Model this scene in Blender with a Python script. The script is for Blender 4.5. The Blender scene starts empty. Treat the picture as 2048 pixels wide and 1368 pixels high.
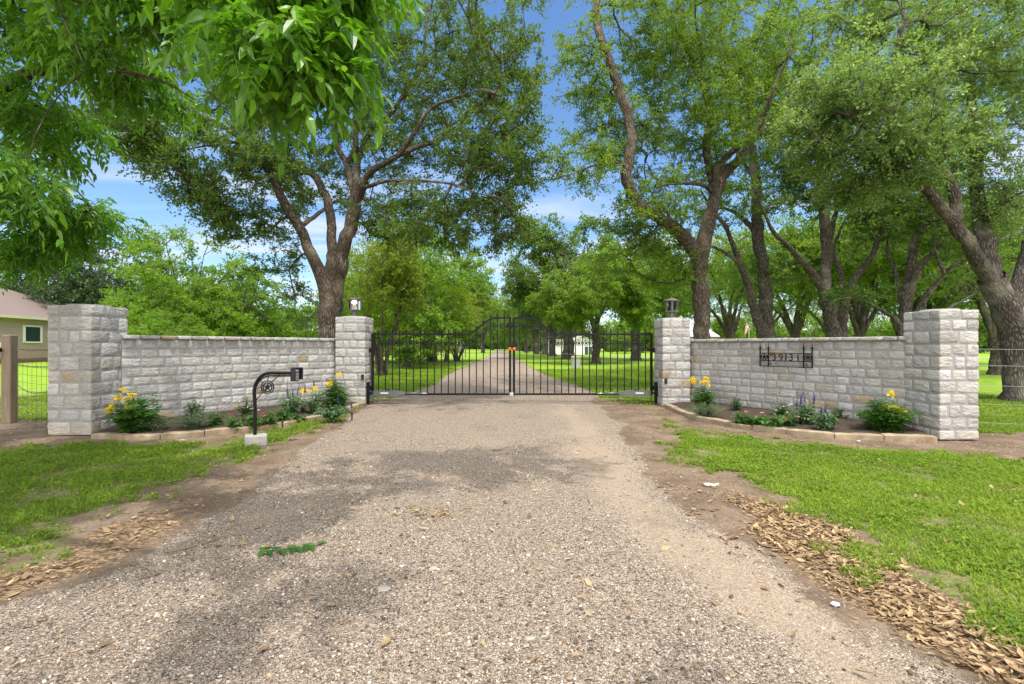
import bpy, math, numpy as np
from mathutils import Vector, noise as mnoise
rad = math.radians
# ------------------------------------------------------------------ camera, sky, sun, exposure
scene = bpy.context.scene
FX, HY, EYE = 967.1, 692.0, 1.25          # focal length and horizon row of the 2048 px photograph, eye height in metres
cam_d = bpy.data.cameras.new('camera'); cam = bpy.data.objects.new('camera', cam_d)
scene.collection.objects.link(cam); scene.camera = cam
cam.location = (0, 0, EYE); cam.rotation_euler = (rad(90), 0, 0)
cam_d.sensor_width = 36; cam_d.lens = 17.0; cam_d.shift_y = 8/2048
cam_d.clip_start = 0.05; cam_d.clip_end = 3000
SUN_EL, SUN_AZ = 71.0, 150.0               # azimuth clockwise from +Y: high, behind the camera and to the right
world = bpy.data.worlds.new('World'); scene.world = world; world.use_nodes = True
wn = world.node_tree; wn.nodes.clear()
def wnode(t, **kw):
    n = wn.nodes.new(t)
    for k, v in kw.items(): setattr(n, k, v)
    return n
w_out = wnode('ShaderNodeOutputWorld'); w_bg = wnode('ShaderNodeBackground'); w_bg.inputs['Strength'].default_value = 0.11
w_sky = wnode('ShaderNodeTexSky', sky_type='NISHITA', sun_disc=False, sun_elevation=rad(SUN_EL), sun_rotation=rad(SUN_AZ))
w_sky.air_density = 1.0; w_sky.dust_density = 0.6; w_sky.ozone_density = 2.5
w_tc = wnode('ShaderNodeTexCoord'); w_sep = wnode('ShaderNodeSeparateXYZ')
wl = wn.links.new
wl(w_tc.outputs['Generated'], w_sep.inputs[0])
def wmath(op, a, b=None, c=None):
    n = wnode('ShaderNodeMath', operation=op)
    for i, v in enumerate((a, b, c)):
        if v is None: continue
        if isinstance(v, (int, float)): n.inputs[i].default_value = v
        else: wl(v, n.inputs[i])
    return n.outputs[0]
zz = wmath('MAXIMUM', w_sep.outputs['Z'], 0.02)
zd = wmath('ADD', zz, 0.05)
w_cmb = wnode('ShaderNodeCombineXYZ')
wl(wmath('MULTIPLY', wmath('DIVIDE', w_sep.outputs['X'], zd), 0.42), w_cmb.inputs[0])
wl(wmath('MULTIPLY', wmath('DIVIDE', w_sep.outputs['Y'], zd), 1.15), w_cmb.inputs[1])
w_n = wnode('ShaderNodeTexNoise'); w_n.inputs['Scale'].default_value = 1.35; w_n.inputs['Detail'].default_value = 7; w_n.inputs['Roughness'].default_value = 0.52
w_n.inputs['Distortion'].default_value = 0.5
wl(w_cmb.outputs[0], w_n.inputs['Vector'])
w_r = wnode('ShaderNodeMapRange', interpolation_type='SMOOTHSTEP'); w_r.inputs['From Min'].default_value = 0.44; w_r.inputs['From Max'].default_value = 0.68
wl(w_n.outputs['Fac'], w_r.inputs['Value'])
w_h = wnode('ShaderNodeMapRange', interpolation_type='SMOOTHSTEP')   # thin clouds lie low
for k, v in (('From Min', 0.42), ('From Max', 0.2), ('To Min', 0.0), ('To Max', 0.9)): w_h.inputs[k].default_value = v
wl(zz, w_h.inputs['Value'])
w_hs = wnode('ShaderNodeHueSaturation'); w_hs.inputs['Saturation'].default_value = 1.16; w_hs.inputs['Hue'].default_value = 0.502; w_hs.inputs['Value'].default_value = 1.08
wl(w_sky.outputs[0], w_hs.inputs['Color'])
w_m = wnode('ShaderNodeMix', data_type='RGBA')
wl(wmath('MULTIPLY', w_r.outputs[0], w_h.outputs[0]), w_m.inputs['Factor'])
wl(w_hs.outputs[0], w_m.inputs['A']); w_m.inputs['B'].default_value = (4.4, 4.75, 5.3, 1)
# bright unseen overcast, added to fill the shade: high overhead and behind the viewer
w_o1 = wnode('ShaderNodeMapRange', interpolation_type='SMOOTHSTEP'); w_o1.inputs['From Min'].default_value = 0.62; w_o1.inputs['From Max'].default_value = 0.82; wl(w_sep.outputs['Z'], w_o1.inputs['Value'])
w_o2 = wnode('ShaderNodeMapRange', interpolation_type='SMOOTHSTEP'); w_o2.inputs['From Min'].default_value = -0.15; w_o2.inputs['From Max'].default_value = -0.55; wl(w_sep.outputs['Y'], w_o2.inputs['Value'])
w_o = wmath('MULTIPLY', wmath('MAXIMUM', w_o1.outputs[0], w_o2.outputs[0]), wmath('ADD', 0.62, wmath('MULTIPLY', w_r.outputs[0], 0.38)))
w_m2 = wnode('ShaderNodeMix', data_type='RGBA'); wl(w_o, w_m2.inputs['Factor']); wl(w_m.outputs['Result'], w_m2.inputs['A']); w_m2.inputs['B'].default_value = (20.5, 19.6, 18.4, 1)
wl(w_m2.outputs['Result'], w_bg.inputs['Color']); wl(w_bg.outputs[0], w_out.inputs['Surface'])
sun_d = bpy.data.lights.new('sun', 'SUN'); sun_d.energy = 2.2; sun_d.angle = rad(0.6); sun_d.color = (1.0, 0.95, 0.86)
sun = bpy.data.objects.new('sun', sun_d); scene.collection.objects.link(sun)
sdir = Vector((math.sin(rad(SUN_AZ))*math.cos(rad(SUN_EL)), math.cos(rad(SUN_AZ))*math.cos(rad(SUN_EL)), math.sin(rad(SUN_EL))))
sun.rotation_euler = sdir.to_track_quat('Z', 'Y').to_euler(); sun.location = (0, -10, 40)
vs = scene.view_settings
vs.view_transform = 'Standard'; vs.look = 'None'; vs.gamma = 1.0; vs.exposure = 0.93; vs.use_curve_mapping = False
scene.cycles.use_denoising = True; scene.cycles.denoiser = 'OPENIMAGEDENOISE'; scene.cycles.denoising_prefilter = 'NONE'; scene.cycles.denoising_input_passes = 'RGB_ALBEDO_NORMAL'; scene.cycles.max_bounces = 9; scene.cycles.transparent_max_bounces = 6; scene.cycles.diffuse_bounces = 5
scene.cycles.transmission_bounces = 5; scene.cycles.sample_clamp_indirect = 6.0; scene.cycles.caustics_reflective = False; scene.cycles.caustics_refractive = False

# ------------------------------------------------------------------ helpers
COL = scene.collection.objects
rngG = np.random.default_rng(7)
def P(px, py, D):                                        # photograph pixel at depth D -> world point
    return np.array(((px-1024)*D/FX, D, EYE-(py-HY)*D/FX))
def G(px, py, z=0.0):                                    # photograph pixel on the ground plane z -> world point
    D = (EYE-z)*FX/(py-HY)
    return np.array(((px-1024)*D/FX, D, z))
def unit(v):
    v = np.asarray(v, float); return v/np.maximum(np.linalg.norm(v, axis=-1, keepdims=True), 1e-9)
def tag(o, label=None, cat=None, group=None, kind=None):
    if label: o['label'] = label
    if cat: o['category'] = cat
    if group: o['group'] = group
    if kind: o['kind'] = kind
    return o
def empty(name, loc, label, cat, group=None, rz=0.0):
    o = bpy.data.objects.new(name, None); COL.link(o); o.location = tuple(loc); o.rotation_euler = (0, 0, rz); o.empty_display_size = 0.1
    return tag(o, label, cat, group)
def link(name, me, parent=None, loc=None):
    o = bpy.data.objects.new(name, me); COL.link(o)
    if parent is not None: o.parent = parent
    if loc is not None: o.location = tuple(loc)
    return o
def mesh(name, V, F4=None, F3=None, mats=(), mi=None, fattr=None, cattr=None, smooth=False):
    V = np.asarray(V, np.float32).reshape(-1, 3); me = bpy.data.meshes.new(name)
    F4 = np.zeros((0, 4), np.int32) if F4 is None or len(F4) == 0 else np.asarray(F4, np.int32).reshape(-1, 4)
    F3 = np.zeros((0, 3), np.int32) if F3 is None or len(F3) == 0 else np.asarray(F3, np.int32).reshape(-1, 3)
    loops = np.concatenate((F4.ravel(), F3.ravel())).astype(np.int32)
    starts = np.concatenate((np.arange(len(F4))*4, len(F4)*4+np.arange(len(F3))*3)).astype(np.int32)
    me.vertices.add(len(V)); me.vertices.foreach_set('co', V.ravel())
    me.loops.add(len(loops)); me.loops.foreach_set('vertex_index', loops)
    me.polygons.add(len(starts)); me.polygons.foreach_set('loop_start', starts)
    for m in (mats if isinstance(mats, (list, tuple)) else [mats]): me.materials.append(m)
    if mi is not None: me.polygons.foreach_set('material_index', np.asarray(mi, np.int32))
    for k, a in (fattr or {}).items():
        at = me.attributes.new(k, 'FLOAT', 'POINT'); at.data.foreach_set('value', np.asarray(a, np.float32).ravel())
    for k, a in (cattr or {}).items():
        at = me.attributes.new(k, 'FLOAT_VECTOR', 'POINT'); at.data.foreach_set('vector', np.asarray(a, np.float32).ravel())
    me.update(calc_edges=True)
    me.polygons.foreach_set('use_smooth', np.full(len(starts), bool(smooth)))
    return me
class MB:                                                # collects shapes for ONE mesh
    def __init__(s): s.V = []; s.F4 = []; s.F3 = []; s.n = 0; s.m4 = []; s.m3 = []; s.A = []
    def add(s, V, F4=None, F3=None, mi=0, attr=0.0):
        V = np.asarray(V, float).reshape(-1, 3); s.V.append(V)
        if F4 is not None and len(F4): F4 = np.asarray(F4).reshape(-1, 4); s.F4.append(F4+s.n); s.m4.append(np.full(len(F4), mi))
        if F3 is not None and len(F3): F3 = np.asarray(F3).reshape(-1, 3); s.F3.append(F3+s.n); s.m3.append(np.full(len(F3), mi))
        a = np.asarray(attr, float); s.A.append(np.broadcast_to(a, (len(V),)) if a.ndim == 0 else a); s.n += len(V); return s
    def box(s, c, size, rz=0.0, mi=0, bev=0.0, attr=0.0, frame=None):
        h = np.asarray(size, float)/2
        if bev > 0:
            b = min(bev, h.min()*0.9); V = []; 
            for sx in (-1, 1):
                for sy in (-1, 1):
                    for sz in (-1, 1):
                        V += [(sx*h[0], sy*(h[1]-b), sz*(h[2]-b)), (sx*(h[0]-b), sy*h[1], sz*(h[2]-b)), (sx*(h[0]-b), sy*(h[1]-b), sz*h[2])]
            V = np.array(V); idx = lambda sx, sy, sz, k: (((sx > 0)*2+(sy > 0))*2+(sz > 0))*3+k
            F4 = []; F3 = []
            for a in range(3):
                for sg in (-1, 1):
                    q = []
                    for u, v in ((-1, -1), (1, -1), (1, 1), (-1, 1)):
                        t = [0, 0, 0]; t[a] = sg; t[(a+1) % 3] = u; t[(a+2) % 3] = v; q.append(idx(*t, a))
                    F4.append(q if sg > 0 else q[::-1])
            for a in range(3):
                b1, b2 = (a+1) % 3, (a+2) % 3
                for s1 in (-1, 1):
                    for s2 in (-1, 1):
                        t0 = [0, 0, 0]; t0[a] = -1; t0[b1] = s1; t0[b2] = s2; t1 = list(t0); t1[a] = 1
                        q = [idx(*t0, b1), idx(*t1, b1), idx(*t1, b2), idx(*t0, b2)]
                        F4.append(q if s1*s2 > 0 else q[::-1])
            for sx in (-1, 1):
                for sy in (-1, 1):
                    for sz in (-1, 1):
                        q = [idx(sx, sy, sz, 0), idx(sx, sy, sz, 1), idx(sx, sy, sz, 2)]; F3.append(q if sx*sy*sz > 0 else q[::-1])
        else:
            V = np.array([(x*h[0], y*h[1], z*h[2]) for x in (-1, 1) for y in (-1, 1) for z in (-1, 1)])
            F4 = [(0, 1, 3, 2), (4, 6, 7, 5), (0, 4, 5, 1), (2, 3, 7, 6), (0, 2, 6, 4), (1, 5, 7, 3)]; F3 = None
        if frame is not None: V = V@np.asarray(frame)
        elif rz: 
            c_, s_ = math.cos(rz), math.sin(rz); V = V@np.array(((c_, s_, 0), (-s_, c_, 0), (0, 0, 1)))
        return s.add(V+np.asarray(c, float), F4, F3, mi, attr)
    def tube(s, pts, r, n=8, mi=0, caps=True, attr=0.0):
        V, F4, _ = tube_arrays(pts, r, n); base = len(V); F3 = []
        if caps:
            m = len(np.asarray(pts)); V = np.vstack((V, np.asarray(pts[0])[None], np.asarray(pts[-1])[None]))
            for k in range(n): F3 += [(base, (k+1) % n, k), (base+1, (m-1)*n+k, (m-1)*n+(k+1) % n)]
        return s.add(V, F4, F3, mi, attr)
    def lathe(s, prof, c, n=16, mi=0, attr=0.0, ph=0.0):
        a = np.arange(n)*2*np.pi/n+ph; prof = np.asarray(prof, float); m = len(prof)
        V = np.concatenate([np.stack((r*np.cos(a), r*np.sin(a), np.full(n, z)), 1) for r, z in prof])
        F = [(i*n+k, i*n+(k+1) % n, (i+1)*n+(k+1) % n, (i+1)*n+k) for i in range(m-1) for k in range(n)]
        V = np.vstack((V, [(0, 0, prof[0, 1]), (0, 0, prof[-1, 1])])); F3 = []
        for k in range(n): F3 += [(m*n, (k+1) % n, k), (m*n+1, (m-1)*n+k, (m-1)*n+(k+1) % n)]
        return s.add(V+np.asarray(c, float), F, F3, mi, attr)
    def mesh(s, name, mats, smooth=False, attr=None):
        F4 = np.concatenate(s.F4) if s.F4 else None; F3 = np.concatenate(s.F3) if s.F3 else None
        mi = np.concatenate(s.m4+s.m3) if len(s.m4)+len(s.m3) else None
        return mesh(name, np.concatenate(s.V), F4, F3, mats, mi, {attr: np.concatenate(s.A)} if attr else None, None, smooth)
    def obj(s, name, mats, parent=None, smooth=False, attr=None, loc=None):
        return link(name, s.mesh(name, mats, smooth, attr), parent, loc)
def tube_arrays(pts, r, n):
    pts = np.asarray(pts, float); m = len(pts); r = np.broadcast_to(np.asarray(r, float), (m,))
    t = np.zeros_like(pts); t[1:-1] = pts[2:]-pts[:-2]; t[0] = pts[1]-pts[0]; t[-1] = pts[-1]-pts[-2]; t = unit(t)
    mean = np.abs(t).mean(0); ref = np.zeros(3); ref[int(np.argmin(mean))] = 1
    u = unit(np.cross(t, ref)); v = np.cross(t, u)
    a = np.arange(n)*2*np.pi/n; ca, sa = np.cos(a), np.sin(a)
    V = (pts[:, None]+r[:, None, None]*(ca[None, :, None]*u[:, None]+sa[None, :, None]*v[:, None])).reshape(-1, 3)
    ln = np.concatenate(([0], np.cumsum(np.linalg.norm(np.diff(pts, axis=0), axis=1))))
    B = np.stack((r[:, None]*ca[None], r[:, None]*sa[None], np.repeat(ln[:, None], n, 1)), -1).reshape(-1, 3)
    i = np.arange(m-1)[:, None]*n; k = np.arange(n)[None]; k2 = (k+1) % n
    F = np.stack((i+k, i+k2, i+n+k2, i+n+k), -1).reshape(-1, 4)
    return V, F, B
_h = np.random.default_rng(99).random((256, 256))
def vnoise(x, y, s=1.0, o=0):                            # value noise on the ground plane
    x = np.asarray(x, float)*s+o*17.3; y = np.asarray(y, float)*s+o*9.1
    xi = np.floor(x).astype(int); yi = np.floor(y).astype(int); fx = x-xi; fy = y-yi
    fx = fx*fx*(3-2*fx); fy = fy*fy*(3-2*fy); g = lambda a, b: _h[a % 256, b % 256]
    return (g(xi, yi)*(1-fx)+g(xi+1, yi)*fx)*(1-fy)+(g(xi, yi+1)*(1-fx)+g(xi+1, yi+1)*fx)*fy
def fbm(x, y, s=1.0, o=0): return vnoise(x, y, s, o)*.55+vnoise(x, y, s*2.1, o+3)*.3+vnoise(x, y, s*4.3, o+5)*.15
def signed(poly, x, y):                                  # distance to a polygon outline, positive inside
    poly = np.asarray(poly, float)[:, :2]; x = np.asarray(x, float); y = np.asarray(y, float)
    d = np.full(x.shape, 1e9); ins = np.zeros(x.shape, bool)
    for (ax, ay), (bx, by) in zip(poly, np.roll(poly, -1, 0)):
        ex, ey = bx-ax, by-ay; t = np.clip(((x-ax)*ex+(y-ay)*ey)/(ex*ex+ey*ey+1e-12), 0, 1)
        d = np.minimum(d, (x-ax-t*ex)**2+(y-ay-t*ey)**2)
        c = ((ay > y) != (by > y)) & (x < (bx-ax)*(y-ay)/(by-ay+1e-12)+ax); ins ^= c
    d = np.sqrt(d); return np.where(ins, d, -d)
def catmull(pts, step):
    pts = np.asarray(pts, float)
    if len(pts) < 3: 
        n = max(2, int(np.linalg.norm(pts[-1]-pts[0])/step)+1); t = np.linspace(0, 1, n)[:, None]; return pts[0]*(1-t)+pts[-1]*t
    p = np.vstack((2*pts[0]-pts[1], pts, 2*pts[-1]-pts[-2])); out = []
    for i in range(1, len(p)-2):
        n = max(1, int(np.linalg.norm(p[i+1, :3]-p[i, :3])/step)); t = (np.arange(n)/n)[:, None]
        a, b, c, d = p[i-1], p[i], p[i+1], p[i+2]
        out.append(.5*(2*b+(c-a)*t+(2*a-5*b+4*c-d)*t*t+(3*b-a-3*c+d)*t**3))
    out.append(pts[-1:]); return np.concatenate(out)

# ------------------------------------------------------------------ materials
def new_mat(name):
    m = bpy.data.materials.new(name); m.use_nodes = True; nt = m.node_tree; b = nt.nodes['Principled BSDF']; return m, nt, b
class NT:
    def __init__(s, nt): s.nt = nt
    def n(s, t, props=None, **inp):
        nd = s.nt.nodes.new(t)
        for k, v in (props or {}).items(): setattr(nd, k, v)
        for k, v in inp.items():
            k = k.replace('_', ' ')
            if hasattr(v, 'is_output') or isinstance(v, bpy.types.NodeSocket): s.nt.links.new(v, nd.inputs[k])
            else: nd.inputs[k].default_value = v
        return nd
    def math(s, op, a, b=0.0, c=0.0):
        nd = s.nt.nodes.new('ShaderNodeMath'); nd.operation = op
        for i, v in enumerate((a, b, c)):
            if isinstance(v, bpy.types.NodeSocket): s.nt.links.new(v, nd.inputs[i])
            else: nd.inputs[i].default_value = v
        return nd.outputs[0]
    def mix(s, f, a, b, mode='MIX'):
        nd = s.nt.nodes.new('ShaderNodeMix'); nd.data_type = 'RGBA'; nd.blend_type = mode
        for k, v in (('Factor', f), ('A', a), ('B', b)):
            sock = [i for i in nd.inputs if i.name == k and i.type == ('VALUE' if k == 'Factor' else 'RGBA')][0]
            if isinstance(v, bpy.types.NodeSocket): s.nt.links.new(v, sock)
            else: sock.default_value = v if k == 'Factor' else (*v[:3], 1)
        return [o for o in nd.outputs if o.type == 'RGBA'][0]
    def noise(s, scale, vec=None, detail=4, rough=0.55, dist=0.0):
        nd = s.n('ShaderNodeTexNoise', Scale=scale, Detail=detail, Roughness=rough, Distortion=dist)
        if vec is not None: s.nt.links.new(vec, nd.inputs['Vector'])
        return nd.outputs['Fac']
    def ramp(s, f, stops, interp='LINEAR'):
        nd = s.nt.nodes.new('ShaderNodeValToRGB'); nd.color_ramp.interpolation = interp; e = nd.color_ramp.elements
        while len(e) < len(stops): e.new(0.5)
        for el, (p, c) in zip(e, stops): el.position = p; el.color = (*c[:3], 1)
        s.nt.links.new(f, nd.inputs[0]); return nd.outputs[0]
    def rng(s, f, a, b, c=0.0, d=1.0, smooth=True):
        nd = s.n('ShaderNodeMapRange', {'interpolation_type': 'SMOOTHSTEP' if smooth else 'LINEAR'})
        for k, v in (('Value', f), ('From Min', a), ('From Max', b), ('To Min', c), ('To Max', d)):
            if isinstance(v, bpy.types.NodeSocket): s.nt.links.new(v, nd.inputs[k])
            else: nd.inputs[k].default_value = v
        return nd.outputs[0]
    def attr(s, name, out='Fac'): return s.n('ShaderNodeAttribute', {'attribute_name': name}).outputs[out]
    def pos(s): return s.n('ShaderNodeNewGeometry').outputs['Position']
    def obj(s): return s.n('ShaderNodeTexCoord').outputs['Object']
    def map(s, vec, scale=(1, 1, 1), rot=(0, 0, 0)):
        nd = s.n('ShaderNodeMapping', Vector=vec); nd.inputs['Scale'].default_value = scale; nd.inputs['Rotation'].default_value = rot; return nd.outputs[0]
    def bump(s, h, strength=0.5, dist=0.01, normal=None):
        nd = s.n('ShaderNodeBump', Strength=strength, Distance=dist, Height=h)
        if normal is not None: s.nt.links.new(normal, nd.inputs['Normal'])
        return nd.outputs[0]
    def to(s, a, b): s.nt.links.new(a, b)
def plain(name, col, rough=0.6, metal=0.0, var=0.15, vs_=30.0, bump=0.0, spec=0.5):
    m, nt, b = new_mat(name); N = NT(nt); f = N.noise(vs_, N.obj(), 5)
    c2 = [c*(1-var) for c in col]; c3 = [min(1, c*(1+var)) for c in col]
    N.to(N.mix(f, c2, c3), b.inputs['Base Color']); b.inputs['Roughness'].default_value = rough; b.inputs['Metallic'].default_value = metal
    b.inputs['Specular IOR Level'].default_value = spec
    if bump: N.to(N.bump(f, bump, 0.005), b.inputs['Normal'])
    return m
def leaf_mat(name, dark, light, rough=0.45, trans=0.4, tcol=None, spec=0.5):
    m, nt, b = new_mat(name); N = NT(nt); t = N.attr('tint')
    c = N.mix(t, dark, light); N.to(c, b.inputs['Base Color']); b.inputs['Roughness'].default_value = rough; b.inputs['Specular IOR Level'].default_value = spec
    tr = N.n('ShaderNodeBsdfTranslucent'); tc = tcol or tuple(min(1, x*k) for x, k in zip(light, (1.2, 1.35, 0.6)))
    N.to(N.mix(0.65, c, tc), tr.inputs['Color'])
    mx = N.n('ShaderNodeMixShader', Fac=trans); N.to(b.outputs[0], mx.inputs[1]); N.to(tr.outputs[0], mx.inputs[2])
    N.to(mx.outputs[0], nt.nodes['Material Output'].inputs['Surface']); return m
def bark_mat(name, c1, c2, k=1.0):
    m, nt, b = new_mat(name); N = NT(nt); v = N.attr('bk', 'Vector')
    v1 = N.map(v, (34*k, 34*k, 5.0*k)); n1 = N.noise(1.0, v1, 6, 0.62, 0.6)
    vo = N.n('ShaderNodeTexVoronoi', {'feature': 'DISTANCE_TO_EDGE'}, Vector=N.map(v, (26*k, 26*k, 6*k)), Scale=1.0).outputs['Distance']
    big = N.noise(1.6, N.pos(), 3); h = N.math('ADD', N.math('MULTIPLY', N.rng(vo, 0, 0.35), 0.7), n1)
    col = N.mix(N.rng(h, 0.35, 1.35), c1, c2); col = N.mix(N.rng(big, 0.5, 0.72), col, (c2[0]*1.15, c2[1]*1.18, c2[2]*1.1))
    N.to(col, b.inputs['Base Color']); b.inputs['Roughness'].default_value = 0.95; b.inputs['Specular IOR Level'].default_value = 0.2
    N.to(N.bump(h, 0.9, 0.03), b.inputs['Normal']); return m
def stone_mat(name):
    m, nt, b = new_mat(name); N = NT(nt); p = N.pos(); c = N.attr('scol', 'Vector')
    f = N.noise(9, p, 6, 0.6); st = N.noise(3.2, N.map(p, (1, 1, 0.5)), 4, 0.6); g = N.noise(34, p, 3, 0.6)
    col = N.mix(N.rng(f, 0.3, 0.75), N.mix(1.0, c, (0.80, 0.79, 0.78), 'MULTIPLY'), c)
    col = N.mix(N.math('MULTIPLY', N.rng(st, 0.52, 0.75), 0.4), col, (0.28, 0.265, 0.225))
    col = N.mix(N.math('MULTIPLY', N.rng(g, 0.58, 0.72), 0.45), col, (0.17, 0.16, 0.15))
    vein = N.noise(5, N.map(p, (1, 1, 3.0), (0.2, 0.4, 0.3)), 7, 0.7, 1.4); col = N.mix(N.math('MULTIPLY', N.rng(vein, 0.57, 0.68), 0.3), col, (0.24, 0.225, 0.20))
    N.to(col, b.inputs['Base Color']); b.inputs['Roughness'].default_value = 0.9; b.inputs['Specular IOR Level'].default_value = 0.25
    ch = N.noise(9, N.map(p, (1, 1, 2.2), (0.3, 0.5, 0.2)), 4, 0.55, 0.9); N.to(N.bump(ch, 0.85, 0.035), b.inputs['Normal']); return m
M = {}
M['stone'] = stone_mat('limestone')
M['mortar'] = plain('mortar', (0.285, 0.275, 0.26), 0.95, var=0.14, vs_=25, bump=0.5)
M['iron'] = plain('black_painted_iron', (0.006, 0.0065, 0.0075), 0.5, var=0.3, vs_=40, spec=0.22)
M['plastic'] = plain('black_plastic', (0.018, 0.018, 0.02), 0.5, var=0.2)
M['grey_metal'] = plain('grey_metal', (0.13, 0.13, 0.15), 0.4, 0.4, 0.15)
M['pewter'] = plain('pewter_metal', (0.16, 0.15, 0.14), 0.5, 0.4, 0.2)
M['silver'] = plain('bare_steel', (0.5, 0.5, 0.5), 0.35, 0.8, 0.15)
M['wire'] = plain('galvanised_wire', (0.22, 0.22, 0.23), 0.6, 0.3, 0.2)
M['oldwire'] = plain('weathered_wire', (0.10, 0.10, 0.10), 0.6, 0.3, 0.3)
M['orange'] = plain('orange_reflector', (0.75, 0.07, 0.02), 0.3, var=0.2, vs_=60)
M['white'] = plain('white_paint', (0.78, 0.77, 0.74), 0.5, var=0.04)
M['label'] = plain('pale_label', (0.55, 0.55, 0.58), 0.5, var=0.1)
M['concrete'] = plain('concrete', (0.31, 0.295, 0.275), 0.92, var=0.22, vs_=14, bump=0.4)
M['cloth'] = plain('pale_scrap', (0.45, 0.45, 0.48), 0.7, var=0.2)
def wood_mat(name, c1, c2):
    m, nt, b = new_mat(name); N = NT(nt); f = N.noise(1.0, N.map(N.obj(), (40, 40, 2.5)), 6, 0.6, 0.4); g = N.noise(3, N.obj(), 3)
    col = N.mix(N.rng(f, .3, .7), c1, c2); col = N.mix(N.math('MULTIPLY', g, .5), col, (0.20, 0.17, 0.13)); N.to(col, b.inputs['Base Color'])
    b.inputs['Roughness'].default_value = 0.9; N.to(N.bump(f, 0.6, 0.006), b.inputs['Normal']); return m
M['wood'] = wood_mat('weathered_wood', (0.12, 0.085, 0.052), (0.22, 0.165, 0.11))
M['board'] = wood_mat('grey_board', (0.20, 0.16, 0.11), (0.34, 0.28, 0.2))
def kerb_mat():
    m, nt, b = new_mat('edging_limestone'); N = NT(nt); p = N.pos(); f = N.noise(6, p, 6, .6); g = N.noise(40, p, 5, .65)
    col = N.mix(N.rng(f, .3, .7), (0.24, 0.175, 0.11), (0.37, 0.30, 0.205)); col = N.mix(N.math('MULTIPLY', N.rng(g, .5, .75), .5), col, (0.2, 0.15, 0.1))
    N.to(N.mix(N.math('MULTIPLY', N.rng(N.noise(4, p, 3), .5, .7), .5), col, (0.2, 0.145, 0.1)), b.inputs['Base Color'])
    b.inputs['Roughness'].default_value = .92; N.to(N.bump(g, .6, .012), b.inputs['Normal']); return m
M['kerb'] = kerb_mat()
def soil_mat():
    m, nt, b = new_mat('mulched_soil'); N = NT(nt); p = N.pos(); f = N.noise(14, p, 7, .7); g = N.n('ShaderNodeTexVoronoi', Vector=N.map(p, (60, 30, 30)), Scale=1.0)
    col = N.mix(f, (0.022, 0.014, 0.010), (0.07, 0.045, 0.03)); col = N.mix(N.math('MULTIPLY', N.rng(N.noise(45, p), .55, .7), .5), col, (0.22, 0.15, 0.1)); N.to(col, b.inputs['Base Color'])
    b.inputs['Roughness'].default_value = .95; N.to(N.bump(f, 1.0, .04), b.inputs['Normal']); return m
M['soil'] = soil_mat()
GLASS, ntg, bg_ = new_mat('clear_glass'); bg_.inputs['Transmission Weight'].default_value = 1.0; bg_.inputs['Roughness'].default_value = 0.02; bg_.inputs['IOR'].default_value = 1.1
M['glass'] = GLASS
FROST, ntf, bf_ = new_mat('frosted_glass'); bf_.inputs['Base Color'].default_value = (.8, .82, .85, 1); bf_.inputs['Roughness'].default_value = .5; bf_.inputs['Transmission Weight'].default_value = .35
M['frost'] = FROST
LIT, ntl, bl_ = new_mat('lit_bulb'); bl_.inputs['Emission Color'].default_value = (1, .86, .6, 1); bl_.inputs['Emission Strength'].default_value = 5.0
M['lit'] = LIT
M['bark'] = bark_mat('oak_bark', (0.05, 0.038, 0.029), (0.19, 0.155, 0.12))
M['bark_grey'] = bark_mat('grey_oak_bark', (0.05, 0.042, 0.034), (0.20, 0.175, 0.145))
M['bark_pale'] = bark_mat('pale_bark', (0.10, 0.085, 0.065), (0.30, 0.26, 0.2))
M['oak'] = leaf_mat('oak_leaf', (0.040, 0.082, 0.015), (0.155, 0.25, 0.032), 0.42, 0.46)
M['oak_grey'] = leaf_mat('silvery_oak_leaf', (0.075, 0.135, 0.034), (0.28, 0.40, 0.11), 0.4, 0.45)
M['oak_bright'] = leaf_mat('bright_oak_leaf', (0.065, 0.13, 0.014), (0.235, 0.36, 0.028), 0.45, 0.46)
M['pecan'] = leaf_mat('pecan_leaf', (0.045, 0.13, 0.012), (0.19, 0.40, 0.02), 0.38, 0.5, spec=0.55)
M['ash'] = leaf_mat('light_green_leaf', (0.05, 0.13, 0.010), (0.23, 0.36, 0.018), 0.5, 0.46)
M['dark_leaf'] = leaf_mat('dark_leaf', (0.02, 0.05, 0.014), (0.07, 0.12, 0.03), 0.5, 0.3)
M['myrtle'] = leaf_mat('yellowish_leaf', (0.07, 0.13, 0.012), (0.31, 0.38, 0.025), 0.5, 0.46)
M['grass'] = leaf_mat('grass_blade', (0.06, 0.13, 0.012), (0.28, 0.385, 0.035), 0.55, 0.42, spec=0.25)
M['bed_green'] = leaf_mat('glossy_bed_leaf', (0.025, 0.085, 0.014), (0.08, 0.20, 0.02), 0.4, 0.35)
M['bed_deep'] = leaf_mat('deep_bed_leaf', (0.02, 0.06, 0.018), (0.06, 0.135, 0.035), 0.45, 0.3)
M['bed_grey'] = leaf_mat('grey_bed_leaf', (0.045, 0.085, 0.05), (0.13, 0.19, 0.105), 0.6, 0.25)
M['bed_salvia'] = leaf_mat('soft_green_leaf', (0.04, 0.10, 0.04), (0.115, 0.21, 0.075), 0.6, 0.3)
M['yellow'] = leaf_mat('yellow_petal', (0.82, 0.58, 0.0), (0.93, 0.74, 0.02), 0.5, 0.4, (0.95, 0.75, 0.02))
M['purple'] = leaf_mat('purple_petal', (0.06, 0.035, 0.16), (0.16, 0.10, 0.36), 0.6, 0.3, (0.2, 0.12, 0.4))
M['cream'] = leaf_mat('cream_petal', (0.7, 0.62, 0.35), (0.85, 0.84, 0.78), 0.5, 0.4, (0.85, 0.8, 0.7))
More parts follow.
